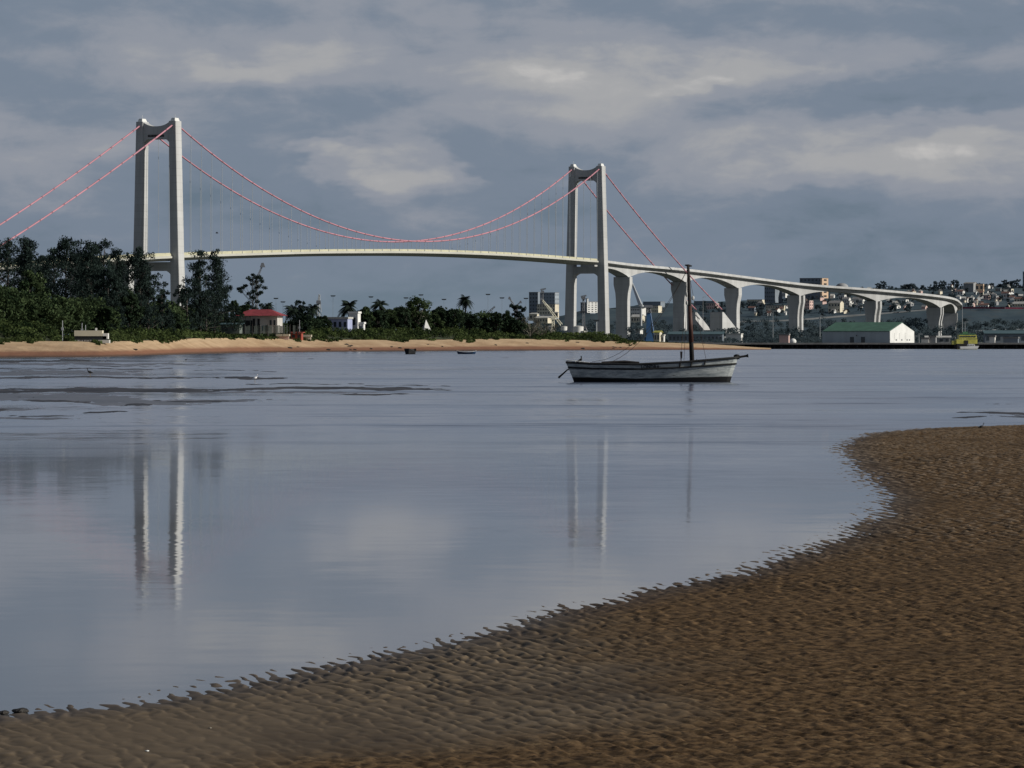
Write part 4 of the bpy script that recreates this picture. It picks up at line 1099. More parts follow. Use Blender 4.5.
mb = MB(); mb.tube([(.3,0,19.2),(2.9,0,3.5)], .35, 5); mb.build('stay', M['crane_blue'], t)
MB().box((.1,0,18.6),(4.6,2.4,1.3),0,top=.8).build('machine_house', M['crane_grey'], t)
MB().ball((-2.9,0,18.3), (1.2,1.0,.9)).build('cab', M['white_paint'], t)
t = thing('conveyor_boom', 'pale conveyor boom sloping down behind the first bridge pier', 'conveyor', (gx(640,3400),3400,20))
a = at(632,283,3500)-Vector((gx(640,3400),3400,20)); b_ = at(641,306,3400)-Vector((gx(640,3400),3400,20))
mb = MB(); mb.tube([a,b_],[1.0,2.2],4); mb.tube([b_, b_-Vector((0,0,18))], 1.2, 5); mb.build('boom', M['pole_grey'], t)

# ------------------------------------------------------------------ city blocks and houses across the water
def hb(name, lb, cat, px, py, wpx, hpx, wall, roof='flat', rm='grey_roof', win=(0,0), rw=(0,0), dm=None, rz=.44, D=None, z=None, rise=None, group=None, winm=None):
    Dh = D or hill_D(px+wpx/2, py)
    v = at(px+wpx/2, py+.8, Dh)
    return building(name, lb, cat, px, py, wpx, hpx+.8, Dh, M[wall], roof, rz, dm, M[rm], win, group, rise, None, rw, M[winm] if winm else None, v)
hb('tower_block','tall slate-blue office block with open grey upper floors left of the right tower','office block',529,318,11,25.5,'slate_wall',win=(3,7),D=3980)
hb('tower_block','pale unfinished tower block with open floors beside the slate-blue block','tower block',537,318,22,25,'haze_wall',win=(6,8),rw=(2,6),D=4020,winm='haze_window')
hb('apartment_block','long cream apartment block with two banded floors below the unfinished tower','apartment block',537,314,22,9.5,'cream_wall',win=(7,3),D=3900,dm=10)
hb('storage_shed','yellowish barrel-roofed shed above the dry bushes','shed',529,320,10,6,'cream_wall','hip','cream_wall' if False else 'pale_roof',win=(2,1),D=3000)
hb('storage_shed','long low cream shed with light roof above the dry bushes','shed',534,322.5,18,4.5,'cream_wall','shed','pale_roof',win=(5,1),D=2900,dm=8,rise=1.5)
hb('storage_shed','small cream shed just left of the far leg of the right tower','shed',553,317,6,4.5,'cream_wall','hip','pale_roof',win=(2,1),D=3050)
hb('apartment_block','dark-sided apartment block with bright white end between the right tower legs','apartment block',580.5,313,15,10.2,'slate_wall',win=(3,4),D=3900,dm=16,rz=.55)
wbx = hb('apartment_block','bright white five-storey end building between the right tower legs','apartment block',588.5,312,7.2,10,'white_paint',win=(0,0),rw=(3,5),D=3890,dm=13,rz=1.0)
hb('stair_tower','small white stair tower on the roof beside the white block','tower',586,303,2.3,4.2,'white_paint',D=3880,dm=2)
# storage tanks
def tank(px, py, wpx, hpx, D, label, m='white_wall'):
    W = wpx/F*D; Hh = hpx/F*D; v = at(px, py, D); t = thing('storage_tank', label, 'tank', v)
    MB().tube([(0,0,0),(0,0,Hh)], W/2, 20).build('shell', M[m], t)
    MB().tube([(0,0,Hh+.01),(0,0,Hh+W*.05),(0,0,Hh+W*.08)], [W/2+.05,W*.3,W*.05], 20).build('roof', M['pale_roof'], t)
tank(551,332,6.4,5.6,2300,'rounded white storage tank above the scrub, leftmost of the three')
tank(564,330.5,6.4,4.0,2300,'low white storage tank at the foot of the right tower far leg')
tank(578.5,332.5,10,6.0,2300,'widest white storage tank between the legs of the right tower')
tank(583.5,333.5,6,2.4,2250,'low pale tank just right of the widest white tank')
hb('port_hut','tiny white hut left of the two small white huts on the dune','hut',548,337,2.2,1.9,'white_wall',D=1500,dm=.5)
hb('port_hut','tiny white hut right of its twin on the dune below the tanks','hut',551.6,337,1.8,1.9,'white_wall',D=1500,dm=.5)

hb('office_block','white two-storey office with window band behind the first pier','office block',631,315,15,7,'white_wall',win=(6,2),D=3900,dm=12)
hb('office_block','cream long block on the ridge behind the blue crane','office block',644,312,18,6,'cream_wall',win=(7,2),D=3950,dm=10)
hb('office_block','dark flat building on the ridge between the first two piers','office block',643,306.5,22,4.5,'slate_wall',D=4600,dm=14)
hb('house','pale yellow low house on the slope left of the blue crane','house',631,322,14,5,'cream_wall','gable','pale_roof',win=(4,1),D=3850,dm=9)
hb('shed','white low shed at the waterside left of the blue crane','shed',634,333.6,9,3.4,'white_wall','shed','pale_roof',win=(3,1),D=2600,dm=5,rise=1)
hb('office_block','pinkish white office block on the ridge right of the second pier','office block',703,309,16,5.5,'pink_wall',win=(6,2),rw=(2,2),dm=10)
hb('office_block','dark long block on the ridge behind the cable end','office block',694,305,24,3.6,'slate_wall',D=4650,dm=12)
hb('office_block','cream banded building on the slope right of the third pier','office block',747,303.5,18,3.6,'cream_wall',win=(6,1),dm=10)
hb('office_block','slate apartment block behind the viaduct between the third and fourth piers','apartment block',764,302,19,15,'slate_wall',win=(5,4),D=4550,dm=25)
hb('house','white house end showing right of the slate apartment block','house',782,297,6,4,'white_wall','gable','grey_roof',win=(2,1),D=4500,dm=8)
hb('apartment_block','long cream facade with dark openings below the slate apartment block','apartment block',765.5,311,20,5.3,'cream_wall',win=(8,2),dm=10,rz=.2)
hb('apartment_block','pinkish apartment block just right of the fourth double pier','apartment block',804,309,9.5,8.3,'pink_wall',win=(3,3),rw=(2,3),dm=12)
hb('hotel_block','large slate block with peach end wall rising behind the viaduct','apartment block',799.5,298,28.5,19.5,'slate_wall',win=(6,5),D=4550,dm=20,rz=.44)
hb('hotel_block','bright peach end wing of the large block behind the viaduct','apartment block',820.5,297.5,7.8,19.2,'peach_wall',rw=(1,5),D=4520,dm=8.5,rz=1.15)
hb('house','cream house with grey roof left of the stepped white houses','house',828,312,16,9,'cream_wall','gable','grey_roof',win=(4,2),dm=12,rise=2.5)
for i,(px,py,wp,hp_,lb) in enumerate([(838.5,300,8,5,'topmost of the stepped white houses below the viaduct'),(842,304,9,5,'second of the stepped white houses below the viaduct'),(845.5,306.5,6.5,5.2,'white house with flat roof in the middle of the stepped row'),
      (852,303,11,4,'long pale house at the right end of the stepped row'),(856,308,7,3,'small white house low right of the stepped row'),(858,303.5,7,3.4,'white house with dark windows left of the fifth pier')]):
    hb('house', lb, 'house', px,py,wp,hp_,'white_wall','gable' if i%2 else 'flat','grey_roof',win=(3,1),rw=(1,1),dm=7)
mb = MB().ball((0,0,0),(8,8,5),14,8); o = mb.build('dome', M['grey_wall'], smooth=True); o.location = at(842,287,4700); tag(o,'grey domed roof on the ridge above the viaduct','dome')
hb('large_hall','large grey hall with cream lit end on the ridge at right','hall',963,292,15,8.5,'grey_wall','gable','grey_roof',rise=1.5,dm=16)
hb('large_hall','bright cream front of the large ridge-top hall','hall',971,291.2,13,7.2,'peach_wall',win=(3,1),rw=(1,1),dm=4,rz=.3,D=hill_D(977,291.2)-20)
HS = [(957,294.5,7,3,'white_wall','pale house left below the large ridge-top hall'),(973,294.8,5.5,2.6,'white_paint','small white house directly below the ridge-top hall'),
      (989,295.3,4.2,3.2,'white_paint','bright white square house right of the ridge-top hall'),(966,303,4.5,4.2,'white_wall','white narrow house at the end of the viaduct'),
      (969,301,6,3.4,'pale','pale house right of the narrow white house at the viaduct end'),(1001,292,13,3.0,'cream_wall','long cream house high on the ridge right of the hall'),
      (1001,298,10,4.6,'white_wall','white house with grey roof in the middle of the right hillside'),(1003.5,295,4.5,3,'white_wall','small white house stacked behind the grey-roofed white house'),
      (1018,299,4.5,2.8,'white_paint','small bright white house at the right edge of the hillside'),(978,307,12,1.8,'white_wall','long thin white building on top of the dark embankment'),
      (1010,306.4,18,2.6,'cream_wall','long cream low building at the top right of the dark embankment'),(995,291,10,2.2,'grey_wall','grey low building on the ridge right of the hall'),
      (1014,302,12,3.2,'cream_wall','cream house near the right edge above the embankment'),(983,299,8,4,'pink_wall','reddish house between the trees below the ridge-top hall'),
      (993,300,7,4,'grey_wall','grey house between the trees left of the white grey-roofed house'),(903,289,4,2.5,'white_paint','tiny white house beside the trees above the viaduct'),
      (886,296.5+6,7,2,'white_wall','white house seen under the viaduct left of the sixth pier'),(901,302,8,2.3,'white_wall','long pale house seen under the viaduct near the sixth pier'),
      (889,309,5,2,'grey_wall','small grey house low on the slope right of the fifth pier'),(895,308,6,2,'pale','pale roofed house low on the slope under the viaduct'),
      (948,296,6,3,'grey_wall','grey house just above the bend of the viaduct'),(951,291,2,5,'white_wall','thin white turret among the ridge trees'),
      (906,305.5,8,2,'grey_wall','grey long house low under the viaduct near the sixth pier'),(833,304,5,3,'grey_wall','grey house left of the stepped white houses'),
      (748,311,8,3,'slate_wall','slate house on the slope right of the third pier'),(1006,289,5,2.4,'grey_wall','grey hut on the skyline near the right edge')]
for i,(px,py,wp,hp_,mm,lb) in enumerate(HS):
    w0 = 'white_wall' if mm == 'pale' else mm
    hb('house', lb, 'house', px,py,wp,hp_,w0,['gable','hip','flat'][i%3],['grey_roof','brown_roof','pale_roof'][(i*7+1)%3],win=(max(1,int(wp/3)),1),rw=(1,1),dm=7+(i%3)*2,rz=.3+.1*(i%4))
hb('tower_block','dark narrow tower block cut by the right edge of the photo','tower block',1022,290,14,18,'slate_wall',win=(3,5),D=4700,dm=20)
rr = random.Random(5)
for i in range(105):
    px = rr.uniform(742, 1060); lo = float(np.interp(px, rpx, rpy))+2.5; hi = float(np.interp(px, fpx, fpy))-1.5
    py = rr.uniform(lo, hi); wp = rr.uniform(3.0, 6.5)
    hb('house','small weathered house half hidden by trees on the far hillside','house',px,py,wp,rr.uniform(1.6,2.8),rr.choice(['grey_wall','white_wall','pink_wall','cream_wall','white_wall','cream_wall','white_paint']),
       rr.choice(['gable','hip']),rr.choice(['brown_roof','grey_roof','pale_roof','grey_roof']),dm=6+rr.random()*3,rz=rr.uniform(.1,.8),group='small weathered houses among the hillside trees')
# reddish hoarding along the top of the embankment
t = thing('site_hoarding','long dull red hoarding along the top of the dark embankment at right','hoarding',onhill(963,309))
q0 = onhill(963,309); mb = MB()
pts = [onhill(x,y) for x,y in ((962,308.8),(985,308.7),(1005,309),(1024,309.2),(1080,309.5))]
for a, b_ in zip(pts[:-1], pts[1:]):
    a = a-q0; b_ = b_-q0; mb.add([a,b_,b_+Vector((0,0,2.0)),a+Vector((0,0,2.0)),a+Vector((0,.3,0)),b_+Vector((0,.3,0)),b_+Vector((0,.3,2.0)),a+Vector((0,.3,2.0))],[(0,1,2,3),(3,2,6,7),(5,4,7,6)])
mb.build('panel', mat('hoarding_paint',(0.20,0.05,0.08),.8), t)
mb = MB()
for a in pts: a = a-q0; mb.box((a.x,a.y,a.z+1.1),(.5,.5,2.6))
mb.build('post', M['grey_wall'], t)
# flat highway and embankment facing in front of hill at right
struct(ribbon('embankment_road', [at(976,331.2,3300),at(1000,329.8,3300),at(1030,329.6,3300),at(1100,329.5,3300)], 8, mat('pale_road',(0.24,0.26,0.27),.9)))

# ------------------------------------------------------------------ things on the near shore
def gz(px, D): return beach_tz(px)
def nd(px, k): return float(beach_td(px))+k
t, w1, d1, h1 = building('beach_house','white veranda house with a red hipped roof behind the fence','house',239,332,43,16.2,nd(250,24),M['pale_roof'],'hip',.16,5.5,M['red_roof'],(0,0),z=at(255,333,nd(250,24)).z,rise=1.5)
for fx in (-.42,-.30,-.18): MB().box((fx*w1,-d1/2-.5,h1/2),(.12,.12,h1)).build('veranda_post', M['fence'], t)
MB().box((-.30*w1,-d1/2-.03,h1*.42),(w1*.32,.1,h1*.62)).build('veranda_opening', M['dark_mark'], t)
MB().box((.02*w1,-d1/2-.04,h1*.45),(w1*.06,.1,h1*.75)).build('door', M['dark_mark'], t)
MB().box((-.10*w1,-d1/2-.04,h1*.45),(w1*.06,.1,h1*.75)).build('door', M['dark_mark'], t)
MB().box((.19*w1,-d1/2-.04,h1*.28),(w1*.16,.1,h1*.3)).build('shutter', M['teal_roof'], t)
for fx in (.33,.43): MB().box((fx*w1,-d1/2-.04,h1*.6),(w1*.05,.1,h1*.3)).build('window', M['window'], t)
building('garden_shed','low shed with a teal sheet roof left of the red roofed house','shed',221,331,21,6.0,nd(230,16),M['fence'],'shed',.15,3,M['teal_roof'],(2,1),z=at(230,333.5,nd(230,16)).z,rise=.35)
# garden fence: boards + posts
DF = nd(255, 9)
fn = thing('garden_fence','weathered grey garden fence in front of the red roofed house','fence',(gx(255,DF),DF,at(255,335.3,DF).z),0)
xL, xR = gx(222,DF)-gx(255,DF), gx(298,DF)-gx(255,DF)
mb = MB(); x = xL
while x < xR:
    hgt = 1.7+.35*rr.random()
    if rr.random() > .12: mb.box((x,0,hgt/2+.35),(.24,.05,hgt)); 
    x += .30
mb.build('boards', M['fence'], fn)
for i in range(11): MB().tube([(xL+i*(xR-xL)/10,-.08,-.2),(xL+i*(xR-xL)/10,-.08,2.6)], .07, 6).build('post', M['timber'], fn)
building('kiosk','orange-red beach kiosk at the foot of the scrub right of the fence','kiosk',291,338.8,12,5.6,nd(296,1),M['orange'],'shed',.2,1.6,M['orange'],(2,1),z=float(beach_tz(296))-.2,rise=.15)
building('sand_wall','low pale sandbag wall directly right of the orange kiosk','wall',303,339.8,8,2.2,nd(303,0),M['cream_wall'],'flat',.1,.5,M['cream_wall'],z=float(beach_tz(300))-.2)
building('sand_wall','low pale sandbag wall directly left of the orange kiosk','wall',277,340,12,2.6,nd(282,0),M['pink_wall'],'flat',.1,.5,M['cream_wall'],z=float(beach_tz(280))-.2)
building('beach_house','lilac and white house half hidden by a dark bush','house',328,331,24,12,nd(340,30),M['blue_wall'],'flat',.2,5,M['pale_roof'],(4,1),z=at(340,331,nd(340,30)).z)
building('beach_house','bright white flat-roofed house end stepping down beside the lilac house','house',349,329,11.5,15.5,nd(354,26),M['white_paint'],'flat',.3,2.2,M['white_paint'],(1,1),z=at(352,331,nd(354,26)).z)
building('beach_house','small white annex below the bright white house end','house',357,331.5,8,7.5,nd(360,22),M['white_paint'],'flat',.3,1.2,M['white_paint'],(1,1),z=at(360,332.5,nd(360,22)).z)
# white pyramid tent
DT = nd(426,23); v = Vector((gx(426,DT),DT,float(beach_tz(426)))); t = thing('tent','white pyramid tent under the broad tree with the pale trunk','tent',v,.4)
hh = at(426,319.5,DT).z-v.z; zb0 = at(426,331,DT).z-v.z
MB().add([(-1.1,-1.1,zb0),(1.1,-1.1,zb0),(1.1,1.1,zb0),(-1.1,1.1,zb0),(0,0,hh)],[(0,1,4),(1,2,4),(2,3,4),(3,0,4)]).box((0,0,zb0/2-.1),(1.9,1.9,zb0+.2)).build('canvas', M['white_paint'], t)
MB().box((.02,-1.0,zb0+.3),(.5,.2,.8)).build('entrance', M['dark_mark'], t)
# white shelter on the beach at left
v = Vector((gx(92,633),633,float(beach_tz(92))-.1)); t = thing('beach_shelter','long white roofed beach shelter on a low concrete base in front of the tall trees','shelter',v)
MB().box((0,0,.12),(6.0,2.2,.55)).build('base', M['pale_roof'], t)
MB().prism([(-2.55,1.05),(2.2,1.05),(2.2,2.0),(-2.55,2.0)],(-.35,0,0),(1,0,0),(0,0,1),(0,1,0),2.0).build('cabin', M['cream_wall'], t)
MB().box((-.15,0,.72),(5.4,1.8,.66)).build('under_shade', M['dark_mark'], t)
MB().box((2.35,-.1,1.05),(.9,1.6,.95)).build('counter', M['white_wall'], t)
for dx_ in (-1.3,-.35,.55): MB().box((dx_,-1.25,.2),(.16,.16,.8)).build('post', M['dark_mark'], t)
MB().box((.7,0,2.2),(.3,.3,.45)).build('vent', M['white_paint'], t)
for px, y0, D, lb in ((62.5,320.5,632,'slim grey pole with a box standing on the beach left of the white shelter'),(82,323,640,'short pale pole behind the white shelter'),(85.5,325,640,'second short pale pole behind the white shelter'),(299.5,320,nd(299,6),'thin pale pole right of the garden fence')):
    zb = float(beach_tz(px))-.2; t = thing('utility_pole', lb, 'pole', (gx(px,D),D,zb)); hgt = at(px,y0,D).z-zb
    MB().tube([(0,0,0),(0,0,hgt)], .07, 6).build('pole', M['pole_grey'], t); MB().box((0,-.06,hgt*.62),(.38,.2,.5)).build('meter_box', M['pole_grey'], t)

# ------------------------------------------------------------------ trees
def leaves(centers, radii, per, size, rng, flat=.7, up=.0, droop=0):
    """leaf tufts: small quads scattered in each clump, denser to its skin"""
    C = np.repeat(np.asarray(centers, float), per, 0); R = np.repeat(np.asarray(radii, float), per)
    k = len(C); dv = rng.normal(size=(k, 3)); dv /= np.linalg.norm(dv, axis=1)[:, None]
    rad = R*(rng.random(k)**.45); P = C+dv*rad[:, None]*np.array([1, 1, flat])
    a = rng.normal(size=(k, 3)); a[:, 2] += up; a /= np.linalg.norm(a, axis=1)[:, None]
    b_ = np.cross(a, rng.normal(size=(k, 3))); b_ /= np.linalg.norm(b_, axis=1)[:, None]
    s = size*(.5+rng.random(k))[:, None]; w_ = s*(.34 if up else .55)
    return np.stack([P-a*s*.5-b_*w_*.4, P-a*s*.1+b_*w_*.6, P+a*s*.6, P-a*s*.1-b_*w_*.6], 1)
def tree(px, ytop, wpx, D, kind, label, zb=None, mid=None, group=None, name=None, lean=0.0):
    rng = np.random.default_rng(int((px+99)*131+ytop*17)); D = max(D, float(beach_td(px))+24+14*rng.random()+(8 if kind in ('palm','pine') else 0)); zb = float(beach_tz(px)) if zb is None else zb
    Ht = at(px, ytop, D).z-zb; W = wpx/F*D
    nm = name or {'pine':'casuarina_tree','broad':'broadleaf_tree','dark':'broadleaf_tree','palm':'palm_tree','bare':'bare_tree','open':'umbrella_tree'}[kind]
    t = thing(nm, label, 'tree', (gx(px, D), D, zb), 0, group)
    tr = MB(); C = []; R = []
    lx = lean*Ht
    def axis(u): return np.array([lx*u*u, 0, Ht*u])
    if kind == 'palm':
        tr.tube([Vector(axis(u)*np.array([1,1,.86])) for u in np.linspace(0,1,7)], [.24*(1-.35*u) for u in np.linspace(0,1,7)], 7)
        tr.build('trunk', M['bark'], t, smooth=True)
        top = axis(1)*np.array([1,1,.86]); Q = []
        for i in range(44):
            an = rng.random()*2*np.pi; el_ = rng.uniform(-1.0, 1.4); L = W*.56*rng.uniform(.6,1.1); dx_, dy_ = math.cos(an), math.sin(an); prev = top
            for k in range(1, 12):
                u = k/11; r = L*u*math.cos(el_*(1-u*.3)); z = L*(math.sin(el_)*u-.75*u*u*(.6+.4*math.cos(el_)))
                p = top+np.array([dx_*r, dy_*r, z]); seg = p-prev
                side = np.array([-dy_, dx_, 0]); ll = L*.30*math.sin(math.pi*min(1, .12+u*.85))
                for sg in (-1, 1):
                    tip = p+side*sg*ll*.8+np.array([dx_, dy_, 0])*ll*.35-np.array([0,0,ll*.5]); wv = seg*.6
                    Q.append([prev, prev+wv+seg*.4, tip+seg*.5, tip])
                prev = p
        quads('crown', np.array(Q), M['leaf_palm'], t); return t
    if kind == 'pine':
        nC = int(54+Ht*1.6)
        nl = rng.integers(4, 7); leaders = [(rng.uniform(-.36,.36)*W, rng.uniform(-.3,.3)*W, rng.uniform(.80,1.0)) for _ in range(nl)]; leaders[0] = (0,0,1.0)
        tr.tube([Vector(axis(u)) for u in (0,.3,.6,.95)], [.34,.26,.16,.04], 8)
        for i in range(nC):
            L = leaders[rng.integers(nl)]; u = rng.uniform(.16,1.0)*L[2]
            sp = W*(.17+.34*(1-u)**.7)
            base = np.array([L[0]*min(1,.35+u*.8), L[1]*min(1,.35+u*.8), Ht*u])
            c_ = base+np.array([rng.normal()*sp*.7, rng.normal()*sp*.7, 0]); C.append(c_); R.append(rng.uniform(.05,.095)*Ht*(1.2-.5*u))
            if i % 3 == 0:
                a0 = axis(max(.1, u-.14)); tr.tube([Vector(a0), Vector((a0+c_)/2+np.array([0,0,.1])), Vector(c_)], [.10,.06,.02], 5)
        for L in leaders: C.append(np.array([L[0],L[1],Ht*(L[2]-.03)])); R.append(.045*Ht)
        per, sz, up, fl, mm = 70, .46, .9, .85, 'leaf_pine'
    elif kind == 'open':
        tr.tube([Vector(axis(u)) for u in (0,.4,.7,.9)], [.2,.16,.1,.05], 7)
        spots = [(-.42,.74),(-.36,.80),(.0,1.0),(-.12,.95),(.20,.97),(.33,.90),(.42,.80),(.30,.72),(.12,.80),(-.02,.86),(-.20,.56),(.15,.58),(.0,.64),(.3,.52),(-.3,.5),(.0,.48),(-.1,.7),(.38,.48),(-.5,.78),(-.28,.83),(.08,.96),(.27,.95),(.1,.9),(.24,.82),(-.05,.92),(.02,.74),(.18,.7),(-.15,.5),(.1,.46),(-.25,.44),(.22,.42),(.0,.38)]
        for x, u in spots:
            c_ = np.array([x*W, rng.normal()*W*.15, Ht*u]); C.append(c_); R.append(W*.11*rng.uniform(.8,1.25))
            tr.tube([Vector(axis(u*.72)), Vector(c_)], [.07,.03], 5)
        per, sz, up, fl, mm = 110, .42, .2, .62, 'leaf_pine'
    elif kind == 'bare':
        for i in range(26):
            an = rng.uniform(-1,1)*W*.5; c_ = np.array([an, rng.normal()*W*.15, Ht*rng.uniform(.5,1)*(1-(abs(an)/W)**2)]); C.append(c_); R.append(W*.10)
            tr.tube([Vector(axis(rng.uniform(.05,.3))), Vector(c_)], [.07,.015], 4)
        tr.tube([Vector(axis(u)) for u in (0,.5,.8)], [.18,.1,.04], 6)
        per, sz, up, fl, mm = 34, .34, 1.2, .9, 'leaf_bare'
    else:
        mm = 'leaf_mid' if kind == 'broad' else 'leaf_dark'
        lo = .22 if mid is None else mid
        tr.tube([Vector(axis(u)) for u in (0,.25,.5,.8)], [.30,.24,.15,.05], 8)
        nC = int(44+W*3)
        for i in range(nC):
            th_ = rng.random()*2*np.pi; v_ = rng.random()**.7; rr_ = math.sqrt(rng.random())
            rad = math.sqrt(max(0, 1-(2*v_-1)**2))*.42*W
            c_ = np.array([rr_*rad*math.cos(th_)+lx*v_, rr_*rad*math.sin(th_)*.8, Ht*(lo+(.93-lo)*v_)+rng.normal()*.03*Ht])
            C.append(c_); R.append(rng.uniform(.07,.14)*W)
            if i % 4 == 0:
                a0 = axis(rng.uniform(.2,.5)); tr.tube([Vector(a0), Vector((a0+c_)/2), Vector(c_)], [.12,.07,.02], 5)
        per, sz, up, fl, mm = 62, .46, .0, .75, mm
    tr.build('trunk', M['pale_bark'] if 'pale trunk' in label or kind == 'bare' else M['bark'], t, smooth=True)
    Q = leaves(C, R, per, sz, rng, fl, up); Q = Q[Q[:, :, 2].min(1) > -.3]
    quads('crown', Q, M[mm], t); return t

TR = [(8,241,40,735,'pine','casuarina cut by the left edge of the photo, tall and dark'),
 (-22,246,40,735,'pine','casuarina mostly outside the left edge of the photo'),
 (27,246,34,770,'pine','dark casuarina behind the pointed one at far left'),
 (24.5,236.5,17,715,'pine','slim casuarina with a pointed top, tallest at far left'),
 (43,256,26,780,'pine','lower dark casuarina in the dip right of the pointed one'),
 (54,248,26,760,'pine','casuarina on the left shoulder of the dense middle group'),
 (66,238.5,28,725,'pine','casuarina with a flat bushy top in the dense middle group'),
 (80,240,26,740,'pine','casuarina at the centre of the dense group left of the tower'),
 (91,247,22,700,'pine','casuarina on the right shoulder of the dense middle group'),
 (104,242,22,730,'pine','loose airy casuarina before the end of the bridge deck'),
 (117,250,24,765,'pine','thin airy casuarina showing sky left of the tower'),
 (108,268,30,690,'pine','shorter casuarina filling below the airy ones'),
 (140,247,24,705,'pine','tall casuarina directly in front of the left tower legs'),
 (148,268,26,720,'pine','casuarina stepping down right of the tower tree'),
 (162,291,22,735,'pine','low round casuarina under the deck right of the tower'),
 (128,290,34,700,'dark','dark full tree below the deck left of the tower'),
 (200,252,24,730,'pine','left spire of the big twin-topped casuarina right of the tower'),
 (214,251,24,722,'pine','right spire of the big twin-topped casuarina right of the tower'),
 (206,276,60,740,'pine','broad dark casuarina spreading below the twin spires'),
 (187,288,30,745,'pine','casuarina with a pale stem left below the twin spires'),
 (233,300,22,760,'dark','dark round tree between the twin spires and the red roof'),
 (253,275,28,780,'open','umbrella-shaped sparse tree rising behind the red roof'),
 (268,300,14,785,'palm','short palm just right of the umbrella-shaped tree'),
 (245,303,22,800,'dark','low dark tree behind the left half of the red roof'),
 (293,304,22,770,'palm','ragged palm left of the pair right of the red roof'),
 (300,301,14,775,'pine','upright feathery tree between the two ragged palms'),
 (313,302,17,780,'palm','ragged palm at the right of the pair right of the red roof'),
 (303,314,42,760,'dark','wide dark bushy tree below the ragged palms'),
 (322,316,22,770,'dark','dark bushy tree left of the lilac house'),
 (347,319,24,812,'dark','round dark bush tree hiding the middle of the lilac house'),
 (349,300.5,25,860,'palm','full-headed palm behind the bright white house end'),
 (363,310,20,870,'dark','dark tree right behind the bright white house end'),
 (380,299,22,870,'palm','ragged palm with upright fronds left of the pale-trunked tree'),
 (378,309,26,875,'dark','dark tree under the upright-fronded palm'),
 (402,306,26,880,'dark','rounded dark tree directly left of the pale-trunked tree'),
 (418,294,34,905,'broad','broad spreading tree with a pale trunk, lighter green than its neighbours'),
 (406,315,34,890,'broad','lower rounded green tree left below the pale-trunked tree'),
 (434,313,20,900,'broad','low green tree on the right flank of the pale-trunked tree'),
 (452,308,26,900,'dark','dark rounded tree left of the tall palm'),
 (465.5,292.5,17,905,'palm','tallest palm of the middle shore with a round head'),
 (468,311,28,910,'dark','dark tree around the foot of the tallest palm'),
 (484,319,26,915,'dark','low dark tree right of the tallest palm'),
 (496,311,15,930,'dark','round-topped dark tree left of the leaning cranes'),
 (507,311,18,935,'dark','dark tree under the leaning crane'),
 (365,306,22,880,'broad','rounded green tree between the two ragged palms behind the white house end'),
 (440,306,24,905,'dark','rounded dark tree right of the white pyramid tent'),
 (390,308,22,885,'broad','rounded green tree right of the upright-fronded palm'),
 (517,305,15,940,'pine','pointed dark tree before the slate-blue office block'),
 (514,319,30,930,'dark','low wide dark tree before the slate-blue office block'),
 (530,318,26,960,'bare','dry grey bare-branched tree left of the long cream shed'),
 (545,322,26,965,'bare','dry brownish bush tree below the long cream shed'),
 (30,270,44,682,'broad','large bushy green tree in front of the dark casuarinas at far left'),
 (8,284,40,680,'dark','dark bushy tree at the left edge under the casuarinas'),
 (62,298,34,672,'broad','rounded green tree above the slim grey pole'),
 (84,296,34,690,'dark','dark tree behind the white beach shelter'),
 (108,306,34,672,'broad','green leaning tree right above the white beach shelter'),
 (48,286,30,705,'dark','dark filling tree behind the rounded green tree'),
 (172,312,30,712,'dark','dark low tree before the right tower leg of the left tower')]
for px, yt, wp, D, kd, lb in TR: tree(px, yt, wp, D, kd, lb)

# dune scrub: one uncountable mass
SP_ = [(-120,316),(0,318),(35,320),(52,326),(60,333),(78,336),(100,337),(112,330),(128,325),(160,327),(190,328),(205,331),(225,333),(255,334),(285,336),(300,332),(318,326),(340,326),(370,327),(400,326),(430,327),(455,325),(480,328),(505,331),(540,334),(555,331),(580,331),(600,330),(615,333),(628,338),(660,340.5),(700,342.5)]
spx, spy = zip(*SP_); rng = np.random.default_rng(3); C = []; R = []
for i in range(3300):
    px = rng.uniform(-120, 690); yb = float(np.interp(px, btx, bty)); yt = float(np.interp(px, spx, spy))+1.5
    if yt > yb-.4: yt = yb-.6
    u = rng.random()
    if u < .38 and math.sin(px*.31)+math.sin(px*.13+1) + math.sin(px*.071+2) > .2: continue
    if math.sin(px*.9+u*7)*math.sin(px*.23-u*5) > .55: continue
    py = yb+(yt-yb)*u + .5
    if 76 < px < 108 and py > 331: 
        if rng.random() < .75: continue
    if 262 < px < 312 and u > .2 and rng.random() < .6: continue
    D = float(beach_td(px))+1+u*20; v = at(px, py, D)
    C.append([v.x, D, v.z-.2]); R.append(rng.uniform(.55,1.15)*(1 if px < 620 else .55))
for i in range(900):                                      # tongues of scrub creeping down the beach
    px = rng.uniform(-120, 640); a = (math.sin(px*.083)+math.sin(px*.19+1.3)+.8*math.sin(px*.041+2)+.6*math.sin(px*.47))/2.2
    if a < .12: continue
    top, bot = float(sm(px, btx, bty, 12)), float(sm(px, wlx, wly)); py = top+rng.random()**1.5*3.6*a; u = (bot-py)/(bot-top)
    D = float(beach_wd(px))+(float(beach_td(px))-float(beach_wd(px)))*u
    C.append([gx(px, D), D, float(beach_tz(px))*u+.1]); R.append(rng.uniform(.35,.75))
Q = leaves(C, R, 34, .40, rng, .75)
struct_o = quads('dune_scrub', Q, M['leaf_scrub']); struct_o['kind'] = 'stuff'; struct_o['label'] = 'low green scrub covering the dune behind the far beach'; struct_o['category'] = 'scrub'
